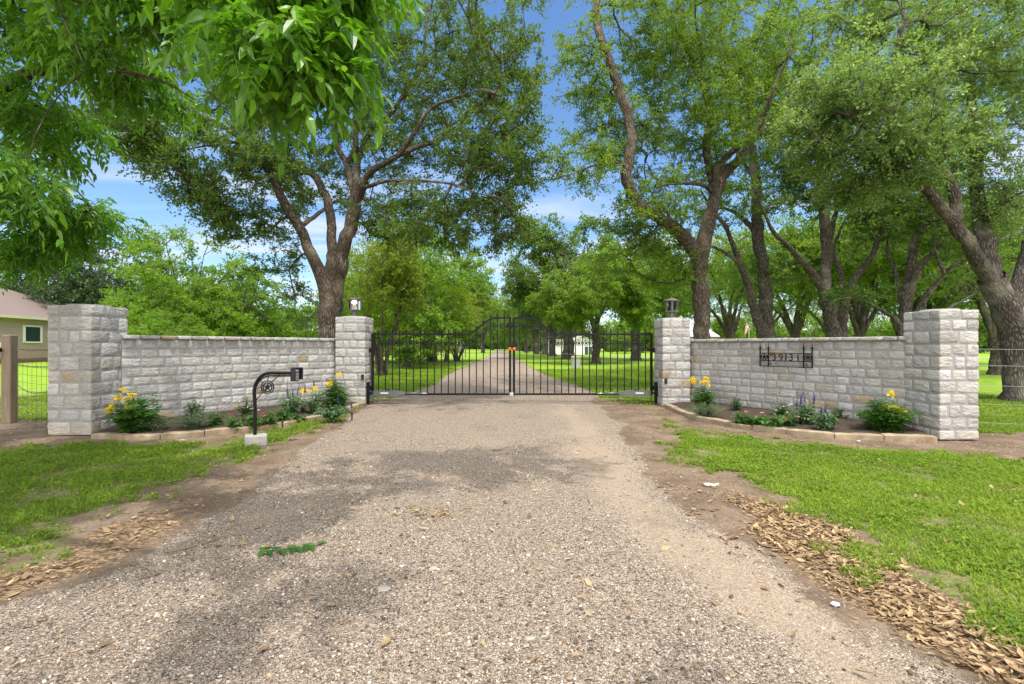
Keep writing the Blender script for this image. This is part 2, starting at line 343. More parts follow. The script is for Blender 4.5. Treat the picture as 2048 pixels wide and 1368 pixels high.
M['red'] = leaf_mat('red_petal', (0.25, 0.03, 0.02), (0.5, 0.10, 0.06), 0.5, 0.3, (0.5, 0.08, 0.05))
M['pink'] = leaf_mat('pink_petal', (0.5, 0.12, 0.16), (0.75, 0.3, 0.36), 0.5, 0.3, (0.7, 0.3, 0.3))
M['litter'] = leaf_mat('dead_leaf', (0.13, 0.078, 0.038), (0.46, 0.33, 0.19), 0.7, 0.12, (0.4, 0.25, 0.1), 0.2)
M['stem'] = plain('green_stem', (0.10, 0.14, 0.05), 0.7)
M['twig'] = plain('dry_twig', (0.20, 0.15, 0.10), 0.9)
M['rope'] = plain('white_string', (0.5, 0.48, 0.46), 0.8)
M['rock'] = plain('pale_rock', (0.29, 0.27, 0.24), 0.9, var=0.25, vs_=12, bump=0.5)
# ------------------------------------------------------------------ ground masks (outlines read off the photograph, kept as world polygons)
def Gp(L): return np.array([G(a, b)[:2] for a, b in L])
DRIVE = np.vstack((np.array([(-6.0, -3.0), (-4.6, 0.6), (-3.4, 1.7)]), Gp([(0, 1215), (250, 1128), (380, 1058), (480, 1000), (560, 950), (640, 872), (742, 808)]),
    np.array([(-2.7, 12.5), (-2.5, 15.7), (-2.75, 20), (-2.8, 29), (-2.85, 52), (-3.4, 80), (-4.2, 120), (-5.2, 160), (-2.5, 160), (-1.6, 120), (-0.6, 80), (0.3, 52), (1.0, 30), (1.42, 20.8), (2.1, 14.4), (2.2, 12.0)]),
    Gp([(1180, 800), (1250, 850), (1288, 940), (1320, 980), (1450, 1070), (1600, 1180), (1750, 1262), (1950, 1368)]), np.array([(2.1, 1.2), (3.2, 0.2), (5.0, -3.0)])))
GRASS_L = Gp([(-400, 915), (-60, 893), (240, 884), (440, 882), (560, 856), (700, 818), (738, 810), (700, 836), (600, 872), (470, 930), (330, 985), (235, 1045), (110, 1110), (0, 1150), (-150, 1215), (-700, 1300)])
GRASS_R = Gp([(1322, 836), (1400, 860), (1500, 880), (1700, 898), (1880, 906), (2100, 926), (2500, 960), (3000, 1400), (2200, 1400), (2048, 1300), (1850, 1180), (1700, 1072), (1570, 1018), (1490, 950), (1385, 922), (1345, 900), (1330, 868)])
LITTER_R = Gp([(1470, 985), (1560, 1005), (1700, 1058), (1850, 1165), (2048, 1285), (2400, 1440), (2048, 1440), (1900, 1330), (1720, 1230), (1600, 1150), (1500, 1070)])
LITTER_L = Gp([(-200, 1150), (0, 1140), (110, 1105), (230, 1050), (330, 1030), (380, 1050), (250, 1122), (100, 1170), (0, 1212), (-200, 1290)])
BEHIND = np.array([(-60, 11.3), (-8.6, 8.0), (-6.6, 7.9), (-6.2, 8.0), (-3.4, 11.4), (-2.5, 11.6), (2.6, 11.4), (3.4, 11.2), (5.9, 7.2), (6.6, 6.95), (9, 6.6), (60, 6.6), (400, 420), (-400, 420)])
def masks(x, y):
    n1 = (fbm(x, y, 1.4, 1)-.5); n2 = (fbm(x, y, 5.0, 2)-.5)
    near = np.clip((30-y)/20, 0.25, 1)
    sd = signed(DRIVE, x, y)+n1*0.45*near+n2*0.12
    gravel = np.clip(.5+sd/.30, 0, 1)
    gs = np.maximum(signed(GRASS_L, x, y), signed(GRASS_R, x, y))+n1*.65+n2*.75+(fbm(x, y, 13.0, 4)-.5)*.5
    gs = np.where(signed(GRASS_L, x, y) > -1, gs-np.clip((n1+.06)*1.5, 0, .45)*(x < 0), gs)
    far = signed(BEHIND, x, y)+n1*.9+n2*.3
    grass = np.clip(.5+np.maximum(gs, np.where(far > -1.2, far, -9))/.34, 0, 1)
    scrub = np.clip((fbm(x, y, 2.2, 8)-.52)*9, 0, 1)*np.clip(1-np.abs(y-10.6)/1.0, 0, 1)*(np.abs(x) > 1.6)*(np.abs(x) < 3.6)   # weeds under the gate
    grass = np.maximum(grass, scrub)*np.clip(1-gravel*1.6, 0, 1)
    litter = np.clip(.5+(np.maximum(signed(LITTER_R, x, y), signed(LITTER_L, x, y))+n1*.3)/.25, 0, 1)*np.clip(1-gravel*1.3, 0, 1)
    return gravel, grass, litter
TRACK = Gp([(1130, 812), (1185, 900), (1235, 975), (1330, 1065), (1500, 1190), (1700, 1330), (1850, 1500)])
def fines(x, y):
    d = np.full(np.shape(x), 9.0)
    for (ax, ay), (bx, by) in zip(TRACK[:-1], TRACK[1:]):
        ex, ey = bx-ax, by-ay; t = np.clip(((x-ax)*ex+(y-ay)*ey)/(ex*ex+ey*ey), 0, 1); d = np.minimum(d, np.hypot(x-ax-t*ex, y-ay-t*ey))
    f = np.clip(1.05-d/.5+(fbm(x, y, 2.0, 81)-.5)*1.3, 0, 1)
    return np.maximum(f, np.clip((fbm(x, y, .75, 82)-.62)*4, 0, .6)*np.clip((9-y)/3, 0, 1))
def gz(x, y):
    x = np.asarray(x, float); y = np.asarray(y, float); nr = np.clip((14-np.abs(y-4))/6, 0, 1)
    return nr*((fbm(x, y, .9, 11)-.5)*.03+(fbm(x, y, 3.3, 12)-.5)*.014)-np.clip((y-70)/50, 0, 1)*np.clip((x+2)/8, 0, 1)*1.0
xs = np.concatenate((-np.geomspace(420, 10.2, 46), np.arange(-10, 10.01, .07), np.geomspace(10.2, 420, 46)))
ys = np.concatenate((-np.geomspace(60, 0.6, 10), np.arange(.3, 13, .07), np.geomspace(13.1, 900, 90)))
gx, gy = np.meshgrid(xs, ys); nx, ny = len(xs), len(ys)
gr, gg, gl = masks(gx.ravel(), gy.ravel())
gf = fines(gx.ravel(), gy.ravel())
GV = np.stack((gx.ravel(), gy.ravel(), gz(gx.ravel(), gy.ravel())), 1)
ii = (np.arange(ny-1)[:, None]*nx+np.arange(nx-1)[None]).ravel(); GF = np.stack((ii, ii+1, ii+nx+1, ii+nx), 1)
isd = gr[GF].mean(1) > .5
def ground_mat():
    m, nt, b = new_mat('ground_surface'); N = NT(nt); p = N.pos(); gv, gs, lt = N.attr('gravel'), N.attr('grass'), N.attr('litter')
    n_f = N.noise(9, p, 6, .65); n_m = N.noise(2.2, p, 5, .6); n_g = N.noise(38, p, 5, .7)
    # bare soil
    soil = N.mix(N.rng(n_m, .35, .7), (0.125, 0.088, 0.060), (0.22, 0.165, 0.118)); soil = N.mix(N.rng(n_g, .45, .75), soil, (0.072, 0.048, 0.034))
    sp = N.n('ShaderNodeTexVoronoi', {'feature': 'F1'}, Vector=N.map(p, (30, 48, 30)), Scale=1.0)
    soil = N.mix(N.rng(N.math('MULTIPLY', N.rng(sp.outputs['Distance'], .35, .2), N.rng(N.n('ShaderNodeSeparateColor', Color=sp.outputs['Color']).outputs[0], .72, .8)), .2, .8), soil, (0.29, 0.21, 0.13))
    # gravel
    w1 = N.n('ShaderNodeTexVoronoi', {'feature': 'F1'}, Vector=N.map(p, (105, 105, 20)), Scale=1.0); w2 = N.n('ShaderNodeTexVoronoi', {'feature': 'F1'}, Vector=N.map(p, (190, 190, 40)), Scale=1.0)
    pal = [(0, (.055, .044, .038)), (.10, (.105, .083, .067)), (.25, (.175, .135, .104)), (.45, (.24, .187, .143)), (.65, (.30, .24, .188)), (.85, (.385, .32, .256)), (.96, (.52, .465, .40)), (1, (.27, .14, .065))]
    def sep(c, i): return N.n('ShaderNodeSeparateColor', Color=c).outputs[i]
    c1 = N.ramp(sep(w1.outputs['Color'], 0), pal); c2 = N.ramp(sep(w2.outputs['Color'], 1), pal)
    pick = N.rng(sep(w1.outputs['Color'], 2), .45, .5); stone = N.mix(pick, c1, c2)
    patch = N.noise(.9, p, 4, .6); fines = N.mix(n_f, (.245, .187, .133), (.335, .27, .20))
    fm = N.math('MULTIPLY', N.rng(N.math('ADD', N.attr('fines'), N.math('MULTIPLY', N.math('SUBTRACT', N.math('ADD', n_g, n_f), 1.0), .9)), .25, 1.05), .62); stone = N.mix(fm, stone, fines)
    dk = N.noise(1.3, N.map(p, (1, .7, 1)), 3); stone = N.mix(N.math('MULTIPLY', N.rng(dk, .55, .72), .35), stone, N.mix(1.0, stone, (.55, .52, .52), 'MULTIPLY'))
    # litter and turf
    lv = N.n('ShaderNodeTexVoronoi', {'feature': 'F1'}, Vector=N.map(p, (46, 84, 30), (0, 0, .6)), Scale=1.0); lc = N.ramp(sep(lv.outputs['Color'], 0), [(0, (.07, .043, .026)), (.5, (.15, .10, .06)), (1, (.30, .215, .13))])
    far = N.rng(N.n('ShaderNodeSeparateXYZ', Vector=p).outputs['Y'], 9, 15)
    turf = N.mix(N.rng(n_f, .3, .7), (0.06, 0.10, 0.016), (0.16, 0.20, 0.035)); mown = N.mix(N.rng(n_m, .35, .7), N.mix(n_g, (0.10, 0.20, 0.010), (0.18, 0.30, 0.017)), N.mix(n_g, (0.17, 0.28, 0.016), (0.28, 0.38, 0.035)))
    near_t = N.mix(N.rng(n_g, .4, .62), soil, turf); turf = N.mix(far, near_t, mown)
    col = N.mix(N.rng(N.math('ADD', lt, N.math('MULTIPLY', N.math('SUBTRACT', n_g, .5), .9)), .4, .6), soil, lc)
    col = N.mix(N.rng(N.math('ADD', gs, N.math('MULTIPLY', N.math('SUBTRACT', n_f, .5), .8)), .4, .62), col, turf)
    gm = N.rng(N.math('ADD', gv, N.math('MULTIPLY', N.math('SUBTRACT', N.math('ADD', N.math('MULTIPLY', n_g, .5), N.math('MULTIPLY', n_f, .5)), .5), 1.5)), .38, .62)
    col = N.mix(gm, col, stone); N.to(col, b.inputs['Base Color']); b.inputs['Roughness'].default_value = .92; b.inputs['Specular IOR Level'].default_value = .2
    hgt = N.math('ADD', N.math('MULTIPLY', N.math('SUBTRACT', 1.0, w1.outputs['Distance']), N.math('MULTIPLY', gm, N.math('SUBTRACT', 1.0, fm))), N.math('MULTIPLY', n_g, .8))
    N.to(N.bump(hgt, .8, .014), b.inputs['Normal']); return m
M['ground'] = ground_mat()
for nm, sel in (('ground', ~isd), ('driveway', isd)):
    F = GF[sel]; used = np.unique(F); remap = np.zeros(len(GV), np.int32); remap[used] = np.arange(len(used))
    o = link(nm, mesh(nm, GV[used], remap[F], None, M['ground'], None, {'gravel': gr[used], 'grass': gg[used], 'litter': gl[used], 'fines': gf[used]}, None, True))
    tag(o, {'ground': 'dirt verges and green lawns on both sides of the gravel drive', 'driveway': 'pale gravel driveway running through the iron gates'}[nm], nm, kind='structure')

# ------------------------------------------------------------------ loose stones, grass, dead leaves (uncountable ground cover)
def scatter(n, x0, x1, y0, y1, rng): return rng.uniform(x0, x1, n), rng.uniform(y0, y1, n)
ICO = None
def ico():
    t = (1+5**.5)/2; v = unit(np.array([(-1, t, 0), (1, t, 0), (-1, -t, 0), (1, -t, 0), (0, -1, t), (0, 1, t), (0, -1, -t), (0, 1, -t), (t, 0, -1), (t, 0, 1), (-t, 0, -1), (-t, 0, 1)], float))
    f = np.array([(0, 11, 5), (0, 5, 1), (0, 1, 7), (0, 7, 10), (0, 10, 11), (1, 5, 9), (5, 11, 4), (11, 10, 2), (10, 7, 6), (7, 1, 8), (3, 9, 4), (3, 4, 2), (3, 2, 6), (3, 6, 8), (3, 8, 9), (4, 9, 5), (2, 4, 11), (6, 2, 10), (8, 6, 7), (9, 8, 1)])
    return v, f
def pebbles():
    rng = np.random.default_rng(5); v, f = ico(); X = []; 
    for n, y0, y1, x0, x1 in ((42000, 1.2, 3.3, -3.6, 3.0), (26000, 3.3, 6.5, -3.2, 2.6)):
        x, y = scatter(n, x0, x1, y0, y1, rng); g = masks(x, y)[0]; fine = np.clip(1-fines(x, y)*.9, 0, 1)
        k = (g+rng.normal(0, .25, n) > .62) & (rng.random(n) < fine); X.append(np.stack((x[k], y[k]), 1))
    X = np.concatenate(X); n = len(X); z = gz(X[:, 0], X[:, 1]); s = rng.lognormal(math.log(.0036), .46, n).clip(.002, .0125)
    R = rng.normal(size=(n, 4)); R /= np.linalg.norm(R, axis=1, keepdims=True); w, a, b, c = R.T
    Rm = np.stack((1-2*(b*b+c*c), 2*(a*b-c*w), 2*(a*c+b*w), 2*(a*b+c*w), 1-2*(a*a+c*c), 2*(b*c-a*w), 2*(a*c-b*w), 2*(b*c+a*w), 1-2*(a*a+b*b)), 1).reshape(n, 3, 3)
    loc = v[None]*rng.uniform(.6, 1.25, (n, 12, 1))*rng.uniform(.6, 1.4, (n, 1, 3)); loc = np.einsum('nij,nkj->nki', Rm, loc); loc[:, :, 2] *= .7
    V = loc*s[:, None, None]+np.stack((X[:, 0], X[:, 1], z+s*.25), 1)[:, None]
    F = (f[None]+12*np.arange(n)[:, None, None]).reshape(-1, 3); tint = np.repeat(rng.random(n), 12)
    m, nt, bs = new_mat('pebble'); N = NT(nt)
    N.to(N.ramp(N.attr('tint'), [(0, (.05, .042, .038)), (.10, (.105, .085, .069)), (.26, (.18, .14, .108)), (.45, (.25, .197, .151)), (.65, (.315, .255, .202)), (.85, (.405, .34, .275)), (.94, (.55, .50, .44)), (.972, (.58, .55, .5)), (.978, (.30, .15, .055)), (1, (.25, .13, .06))]), bs.inputs['Base Color'])
    bs.inputs['Roughness'].default_value = .75; bs.inputs['Specular IOR Level'].default_value = .3
    tag(link('gravel', mesh('gravel', V.reshape(-1, 3), None, F, m, None, {'tint': tint}, None, True)), 'loose pale gravel pebbles lying on the driveway', 'gravel', kind='stuff')
pebbles()
def blades(x, y, z, L, W, rng, lean=.55, tint=None, curl=.5):
    n = len(x); az = rng.uniform(0, 2*np.pi, n); d = np.stack((np.cos(az), np.sin(az), np.zeros(n)), 1); sd = np.stack((-np.sin(az), np.cos(az), np.zeros(n)), 1)
    ln = rng.uniform(.1, 1, n)**.7*lean*2; up = np.array((0, 0, 1.0)); b = np.stack((x, y, z), 1)
    t1 = unit(up[None]*1.0+d*(ln*.5)[:, None]); t2 = unit(up[None]*np.maximum(.15, 1-ln*curl)[:, None]+d*(ln*1.4)[:, None])
    m = b+t1*(L*.5)[:, None]; tip = m+t2*(L*.55)[:, None]; w = sd*W[:, None]
    V = np.stack((b-w*.6, b+w*.6, m+w, m-w, tip), 1).reshape(-1, 3); k = 5*np.arange(n)[:, None]
    F4 = k+np.array([[0, 1, 2, 3]]); F3 = k+np.array([[3, 2, 4]]); t = rng.random(n) if tint is None else tint
    return V, F4, F3, np.repeat(t, 5)
def lawn(name, label, reg, n, lo, hi, wd, seed, fade=None, patch=0.0):
    rng = np.random.default_rng(seed); x, y = scatter(n, *reg, rng); g = masks(x, y)[1]
    clump = fbm(x, y, 3.2, 21); fine_ = fbm(x, y, 7.5, 23); keep = (g > .3) & (g*1.0+(clump-.5)*1.7+(fine_-.5)*.9+rng.normal(0, .16, n)-patch > .62)
    if fade: keep &= rng.random(n) < np.clip(fade/np.maximum(y, .5), .12, 1)**1.5
    x, y = x[keep], y[keep]; n = len(x); c = clump[keep]
    L = rng.uniform(lo, hi, n)*(0.55+.9*c); W = np.full(n, wd)*rng.uniform(.6, 1.3, n)*np.clip(y/5, .8, 3)
    dry = fbm(x, y, 1.1, 44); tint = np.clip(rng.normal(.46, .2, n)+(fbm(x, y, .8, 40)-.5)*1.1, 0, 1)
    V, F4, F3, t = blades(x, y, gz(x, y)-.003, L, W, rng, .8, tint)
    tag(link(name, mesh(name, V, F4, F3, M['grass'], None, {'tint': t})), label, 'grass', kind='stuff'); return n
lawn('grass', 'short green grass and weeds on the right verge below the numbered wall', (1.4, 9.5, 1.9, 8.2), 430000, .022, .058, .0040, 31, 4.5, .02)
lawn('grass', 'patchy green grass on the left verge in front of the keypad post', (-9.5, -2.0, 1.9, 8.6), 330000, .025, .065, .0040, 32, 4.5, .20)
lawn('grass', 'mown green lawn just behind the iron gates and walls', (-12, 12, 7.2, 26), 420000, .03, .07, .006, 33, 14)
def leaflet(c, d, nrm, L, W, droop=.25):                  # folded pointed leaves: 8 vertices, 8 triangles each
    d = unit(d); s = unit(np.cross(nrm, d)); n = np.cross(d, s); k = len(c); L = L[:, None]; W = W[:, None]
    P_ = lambda t, w, h: c+d*L*t+s*W*w+n*(W*h*.5)-np.array((0, 0, 1))*L*droop*t*t
    V = np.stack((P_(0, 0, 0), P_(.3, 0, -.5), P_(.68, 0, -.4), P_(1, 0, 0), P_(.3, 1, .2), P_(.68, .72, .1), P_(.3, -1, .2), P_(.68, -.72, .1)), 1).reshape(-1, 3)
    f = np.array([(0, 1, 4), (1, 2, 5), (1, 5, 4), (2, 3, 5), (0, 6, 1), (1, 7, 2), (1, 6, 7), (2, 7, 3)]); F = (f[None]+8*np.arange(k)[:, None, None]).reshape(-1, 3)
    return V, F, np.zeros(len(V))
def litter():
    rng = np.random.default_rng(77); XS = []; 
    for n, reg, kind in ((70000, (1.3, 5, 1.5, 5.4), 0), (2600, (-4.5, -1.6, 1.9, 4.6), 0), (15000, (-8, 9, 2, 10.5), 1), (750, (-3, 2, 1.6, 7), 2)):
        x, y = scatter(n, *reg, rng); g, gs, lt = masks(x, y)
        k = (lt*1.0+(fbm(x, y, 3, 60)-.5)*1.5+rng.normal(0, .22, n) > .66) if kind == 0 else ((g < .5) & (gs < .75) & (rng.random(n) < .35) if kind == 1 else g > .6)
        XS.append(np.stack((x[k], y[k]), 1))
    for px, py, k, s in ((835, 1027, 46, .10), (905, 1030, 34, .09), (868, 1036, 14, .07), (1003, 899, 20, .09), (30, 1160, 60, .14)):      # small drifts blown together on the gravel
        c = G(px, py)[:2]; XS.append(c+rng.normal(0, 1, (k, 2))*np.array((s, s*.7)))
    X = np.concatenate(XS); n = len(X); L = rng.lognormal(math.log(.031), .42, n).clip(.010, .07); W = L*rng.uniform(.13, .27, n)
    az = rng.uniform(0, 2*np.pi, n); V, F, _ = leaflet(np.stack((X[:, 0], X[:, 1], gz(X[:, 0], X[:, 1])+rng.uniform(.003, .018, n)), 1), np.stack((np.cos(az), np.sin(az), rng.normal(0, .22, n)), 1), np.stack((rng.normal(0, .3, n), rng.normal(0, .3, n), np.ones(n)), 1), L, W, -.1)
    t = rng.random(n)**.85
    tag(link('leaf_litter', mesh('leaf_litter', V, None, F, M['litter'], None, {'tint': np.repeat(t, 8)})), 'tan dead leaves drifted along the edges of the drive', 'fallen leaves', kind='stuff')
litter()
def weeds(label, reg, n, seed):                          # broad leaved weeds creeping through the turf
    rng = np.random.default_rng(seed); x, y = scatter(n, *reg, rng); g = masks(x, y)[1]; c = fbm(x, y, 2.4, 71); k = (g > .35) & (c+rng.normal(0, .1, n) > .52); x, y = x[k], y[k]; n = len(x); m = 7
    az = rng.uniform(0, 2*np.pi, (n, 1))+np.arange(m)*2.4+rng.normal(0, .3, (n, m)); r = rng.uniform(.2, 1, (n, m))*.03; C = np.stack((x[:, None]+np.cos(az)*r, y[:, None]+np.sin(az)*r, gz(x, y)[:, None]+rng.uniform(.008, .04, (n, m))), -1).reshape(-1, 3)
    D = np.stack((np.cos(az), np.sin(az), rng.uniform(-.2, .7, az.shape)), -1).reshape(-1, 3); L = rng.uniform(.014, .034, n*m); V, F, _ = leaflet(C, D, np.array((0, 0, 1.))+rng.normal(0, .3, (n*m, 3)), L, L*rng.uniform(.2, .36, n*m), .2)
    tag(link('weeds', mesh('weeds', V, None, F, M['grass'], None, {'tint': np.repeat(np.clip(rng.normal(.4, .2, n*m), 0, 1), 8)})), label, 'weeds', kind='stuff')
weeds('small broad leaved weeds in the turf of the left verge', (-8.5, -2.0, 1.9, 8.5), 16000, 91)
weeds('small broad leaved weeds in the turf of the right verge', (1.4, 8.5, 1.9, 8.0), 17000, 92)
def straw():
    rng = np.random.default_rng(93); x, y = scatter(60000, -8, 8.5, 1.6, 10.5, rng); g, gs, lt = masks(x, y); k = (g < .6) & ((gs < .6) | (rng.random(len(x)) < .5)) & (fbm(x, y, 1.6, 95)+.35*lt+rng.normal(0, .12, len(x)) > .58) & (rng.random(len(x)) < np.clip(4.5/y, .2, 1)); x, y = x[k], y[k]; n = len(x)
    az = rng.uniform(0, 2*np.pi, n); d = np.stack((np.cos(az), np.sin(az), rng.normal(.05, .18, n)), 1); L = rng.lognormal(math.log(.04), .4, n).clip(.015, .12); V, F, _ = leaflet(np.stack((x, y, gz(x, y)+rng.uniform(.002, .016, n)), 1), d, np.array((0, 0, 1.))+rng.normal(0, .3, (n, 3)), L, np.full(n, .0016)*np.clip(y/4, .8, 2.4), .0)
    tag(link('straw', mesh('straw', V, None, F, M['litter'], None, {'tint': np.repeat(np.clip(rng.normal(.7, .2, n), 0, 1), 8)})), 'dry straw and dead grass blades on the bare dirt', 'straw', kind='stuff')
straw()

# ------------------------------------------------------------------ stone masonry
def rock_box(mb, c, size, frame, rng, amp=.012, r=.02, col=None, n=(5, 3, 3)):
    h = np.asarray(size, float)/2; r = min(r, h.min()*.8); 
    def lin(hh, k):
        t = np.linspace(-1, 1, k+1)*(hh-r*.55); return np.concatenate(([-hh], t, [hh]))
    ax = [lin(h[i], n[i]) for i in range(3)]; V = []; F = []; base = 0
    for a in range(3):
        u, v = (a+1) % 3, (a+2) % 3; U, W = np.meshgrid(ax[u], ax[v], indexing='ij'); k, l = U.shape
        for sg in (-1, 1):
            p = np.zeros((k*l, 3)); p[:, u] = U.ravel(); p[:, v] = W.ravel(); p[:, a] = sg*h[a]; V.append(p)
            i = (np.arange(k-1)[:, None]*l+np.arange(l-1)[None]).ravel()+base; q = np.stack((i, i+l, i+l+1, i+1), 1); F.append(q if sg > 0 else q[:, ::-1]); base += k*l
    V = np.concatenate(V); F = np.concatenate(F); q = np.clip(V, -(h-r), h-r); d = V-q; ln = np.linalg.norm(d, axis=1, keepdims=True); d = d/np.maximum(ln, 1e-9); V = q+d*r
    off = rng.uniform(-50, 50, 3); sk = rng.normal(0, .010, 3)
    dsp = np.array([mnoise.fractal(Vector(tuple(p*11+off)), .7, 2.1, 4) for p in V]); V = V+d*(dsp*amp)[:, None]
    V[:, 2] += V[:, 0]*sk[0]; V[:, 0] += V[:, 2]*sk[1]*2
    mb.add(V@np.asarray(frame)+np.asarray(c, float), F, None, 0, 0.0); mb.cols.append(np.tile(col, (len(V), 1)))
def stone_col(rng, warm=.09):
    t = rng.random()
    if t < .018: c = np.array((.47, .37, .26))
    elif t < warm: c = np.array((.52, .49, .44))
    elif t < .42: c = np.array((.53, .515, .50))
    elif t < .72: c = np.array((.56, .56, .575))
    else: c = np.array((.50, .495, .485))
    return c*rng.uniform(.70, .98)*np.array((1.02, 1.0, .965))
def finish(mb, name, parent, smooth=True):
    V = np.concatenate(mb.V); me = mesh(name, V, np.concatenate(mb.F4), np.concatenate(mb.F3) if mb.F3 else None, M['stone'], None, None, {'scol': np.concatenate(mb.cols)}, smooth); return link(name, me, parent)
def splits(total, lo, hi, rng):
    w = []; 
    while sum(w) < total: w.append(rng.uniform(lo, hi))
    w = np.array(w)*total/sum(w); return w
def pillar(label, x0, x1, y0, y1, h, rows, seed):
    rng = np.random.default_rng(seed); cx, cy = (x0+x1)/2, (y0+y1)/2; root = empty('stone_pillar', (cx, cy, 0), label, 'stone pillar', 'stone gate pillars')
    w, d = x1-x0, y1-y0; mb = MB(); mb.cols = []; J = .024; t = .15
    rh = rng.uniform(.85, 1.15, rows); rh = rh*h/rh.sum(); z = 0.0
    for k in range(rows):
        hh = rh[k]; zc = z+hh/2; z += hh; E = np.eye(3)
        fr, sd = (k % 2 == 0), (k % 2 == 1)
        for side in range(4):                                  # front, right, back, left
            full = (side % 2 == 0) == fr; L = (w if side % 2 == 0 else d); a0, a1 = (0, L) if full else (t+J, L-t-J)
            span = a1-a0; cut = splits(span, span*.3, span*.85, rng) if full else splits(span, .22, .5, rng)
            if full and len(cut) == 1 and rng.random() < .8: f = rng.uniform(.3, .7); cut = np.array((span*f, span*(1-f)))
            u = a0
            for i, cw in enumerate(cut):
                g = J/2 if 0 < i else 0; g2 = J/2 if i < len(cut)-1 else 0; uc = u+(cw+g-g2)/2; sw = cw-g-g2; u += cw; dep = t+rng.uniform(-.01, .006)
                px = -w/2+uc if side % 2 == 0 else (1 if side == 1 else -1)*(w/2-t/2); py = -d/2+uc if side % 2 == 1 else (-1 if side == 0 else 1)*(d/2-t/2)
                sz = (sw, dep, hh-J) if side % 2 == 0 else (dep, sw, hh-J)
                rock_box(mb, (px, py, zc), sz, E, rng,   .005, .012, stone_col(rng), (5, 4, 4))
    finish(mb, 'stonework', root)
    mo = MB(); ins = .007; mo.box((0, 0, h/2), (w-2*ins, d-2*ins, h-.02), bev=.01)
    mo.lathe([(min(w, d)*.44, h-.015), (min(w, d)*.40, h+.012), (0.02, h+.02)], (0, 0, 0), 20); mo.obj('mortar', M['mortar'], root); return root
EPL = (-6.44, -5.83, 6.70, 7.34); EPR = (5.645, 6.165, 6.38, 6.98); GPL = (-3.73, -3.10, 10.2, 10.83); GPR = (3.10, 3.67, 9.95, 10.54)
PL = pillar('pale stone end pillar beside the wooden fence post', *EPL, 1.83, 10, 101)
PR = pillar('pale stone end pillar beside the barbed wire and leaning oak', *EPR, 1.74, 11, 102)
QL = pillar('pale stone gate pillar carrying the glowing lantern', *GPL, 1.875, 11, 104)
QR = pillar('pale stone gate pillar carrying the unlit lantern', *GPR, 1.826, 10, 109)
WL0, WL1 = np.array((-5.80, 7.19)), np.array((-3.70, 10.45)); WR0, WR1 = np.array((3.64, 10.22)), np.array((5.66, 6.94))
def wall(label, a, b, h, seed):
    rng = np.random.default_rng(seed); e = unit(b-a); nrm = np.array((e[1], -e[0])); L = np.linalg.norm(b-a); root = empty('stone_wall', (*((a+b)/2), 0), label, 'stone wall', 'stone entrance walls')
    base = np.array((*((a+b)/2), 0)); mb = MB(); mb.cols = []; J = .022; fr = np.array(((e[0], e[1], 0), (nrm[0], nrm[1], 0), (0, 0, 1)))
    rh = np.array([.10, .128, .142, .136, .146, .13, .142, .148, .136, .145, .078]); rh = rh*h/rh.sum(); z = 0.0
    for k, hh in enumerate(rh):
        zc = z+hh/2; z += hh; u = -rng.uniform(0, .15)
        for cw in splits(L+.3, .17, .33, rng):
            a0, a1 = max(u+J/2, 0.0), min(u+cw-J/2, L); u += cw
            if a1-a0 < .05: continue
            dep = .13+rng.uniform(-.006, .006); c = a+e*((a0+a1)/2)-nrm*(.065); top = k == len(rh)-1
            rock_box(mb, np.array((*c, zc))-base, (a1-a0, dep if not top else .27, hh-J), fr, rng, .004, .010, stone_col(rng, .14 if top else .09), (4, 3, 3))
    finish(mb, 'stonework', root)
    c = np.array((*((a+b)/2-nrm*.130), h/2))-base; mo = MB(); mo.box(c, (L, .25, h-.024), frame=fr); mo.obj('mortar', M['mortar'], root); return root, e, nrm
WL, eL, nL = wall('pale stone wall behind the keypad post and left flower bed', WL0, WL1, 1.425, 201)
WR, eR, nR = wall('pale stone wall carrying the black house number sign', WR0, WR1, 1.40, 202)
def wall_pt(px, py, a, n, out=0.0):                      # where the sight line of a photo pixel meets the wall face
    d = np.array(((px-1024)/FX, 1.0, -(py-HY)/FX)); nn = np.array((n[0], n[1], 0)); t = (np.dot(nn, np.array((*a, EYE)))-np.dot(nn, (0, 0, EYE)))/np.dot(nn, d); return np.array((0, 0, EYE))+d*t+nn*out
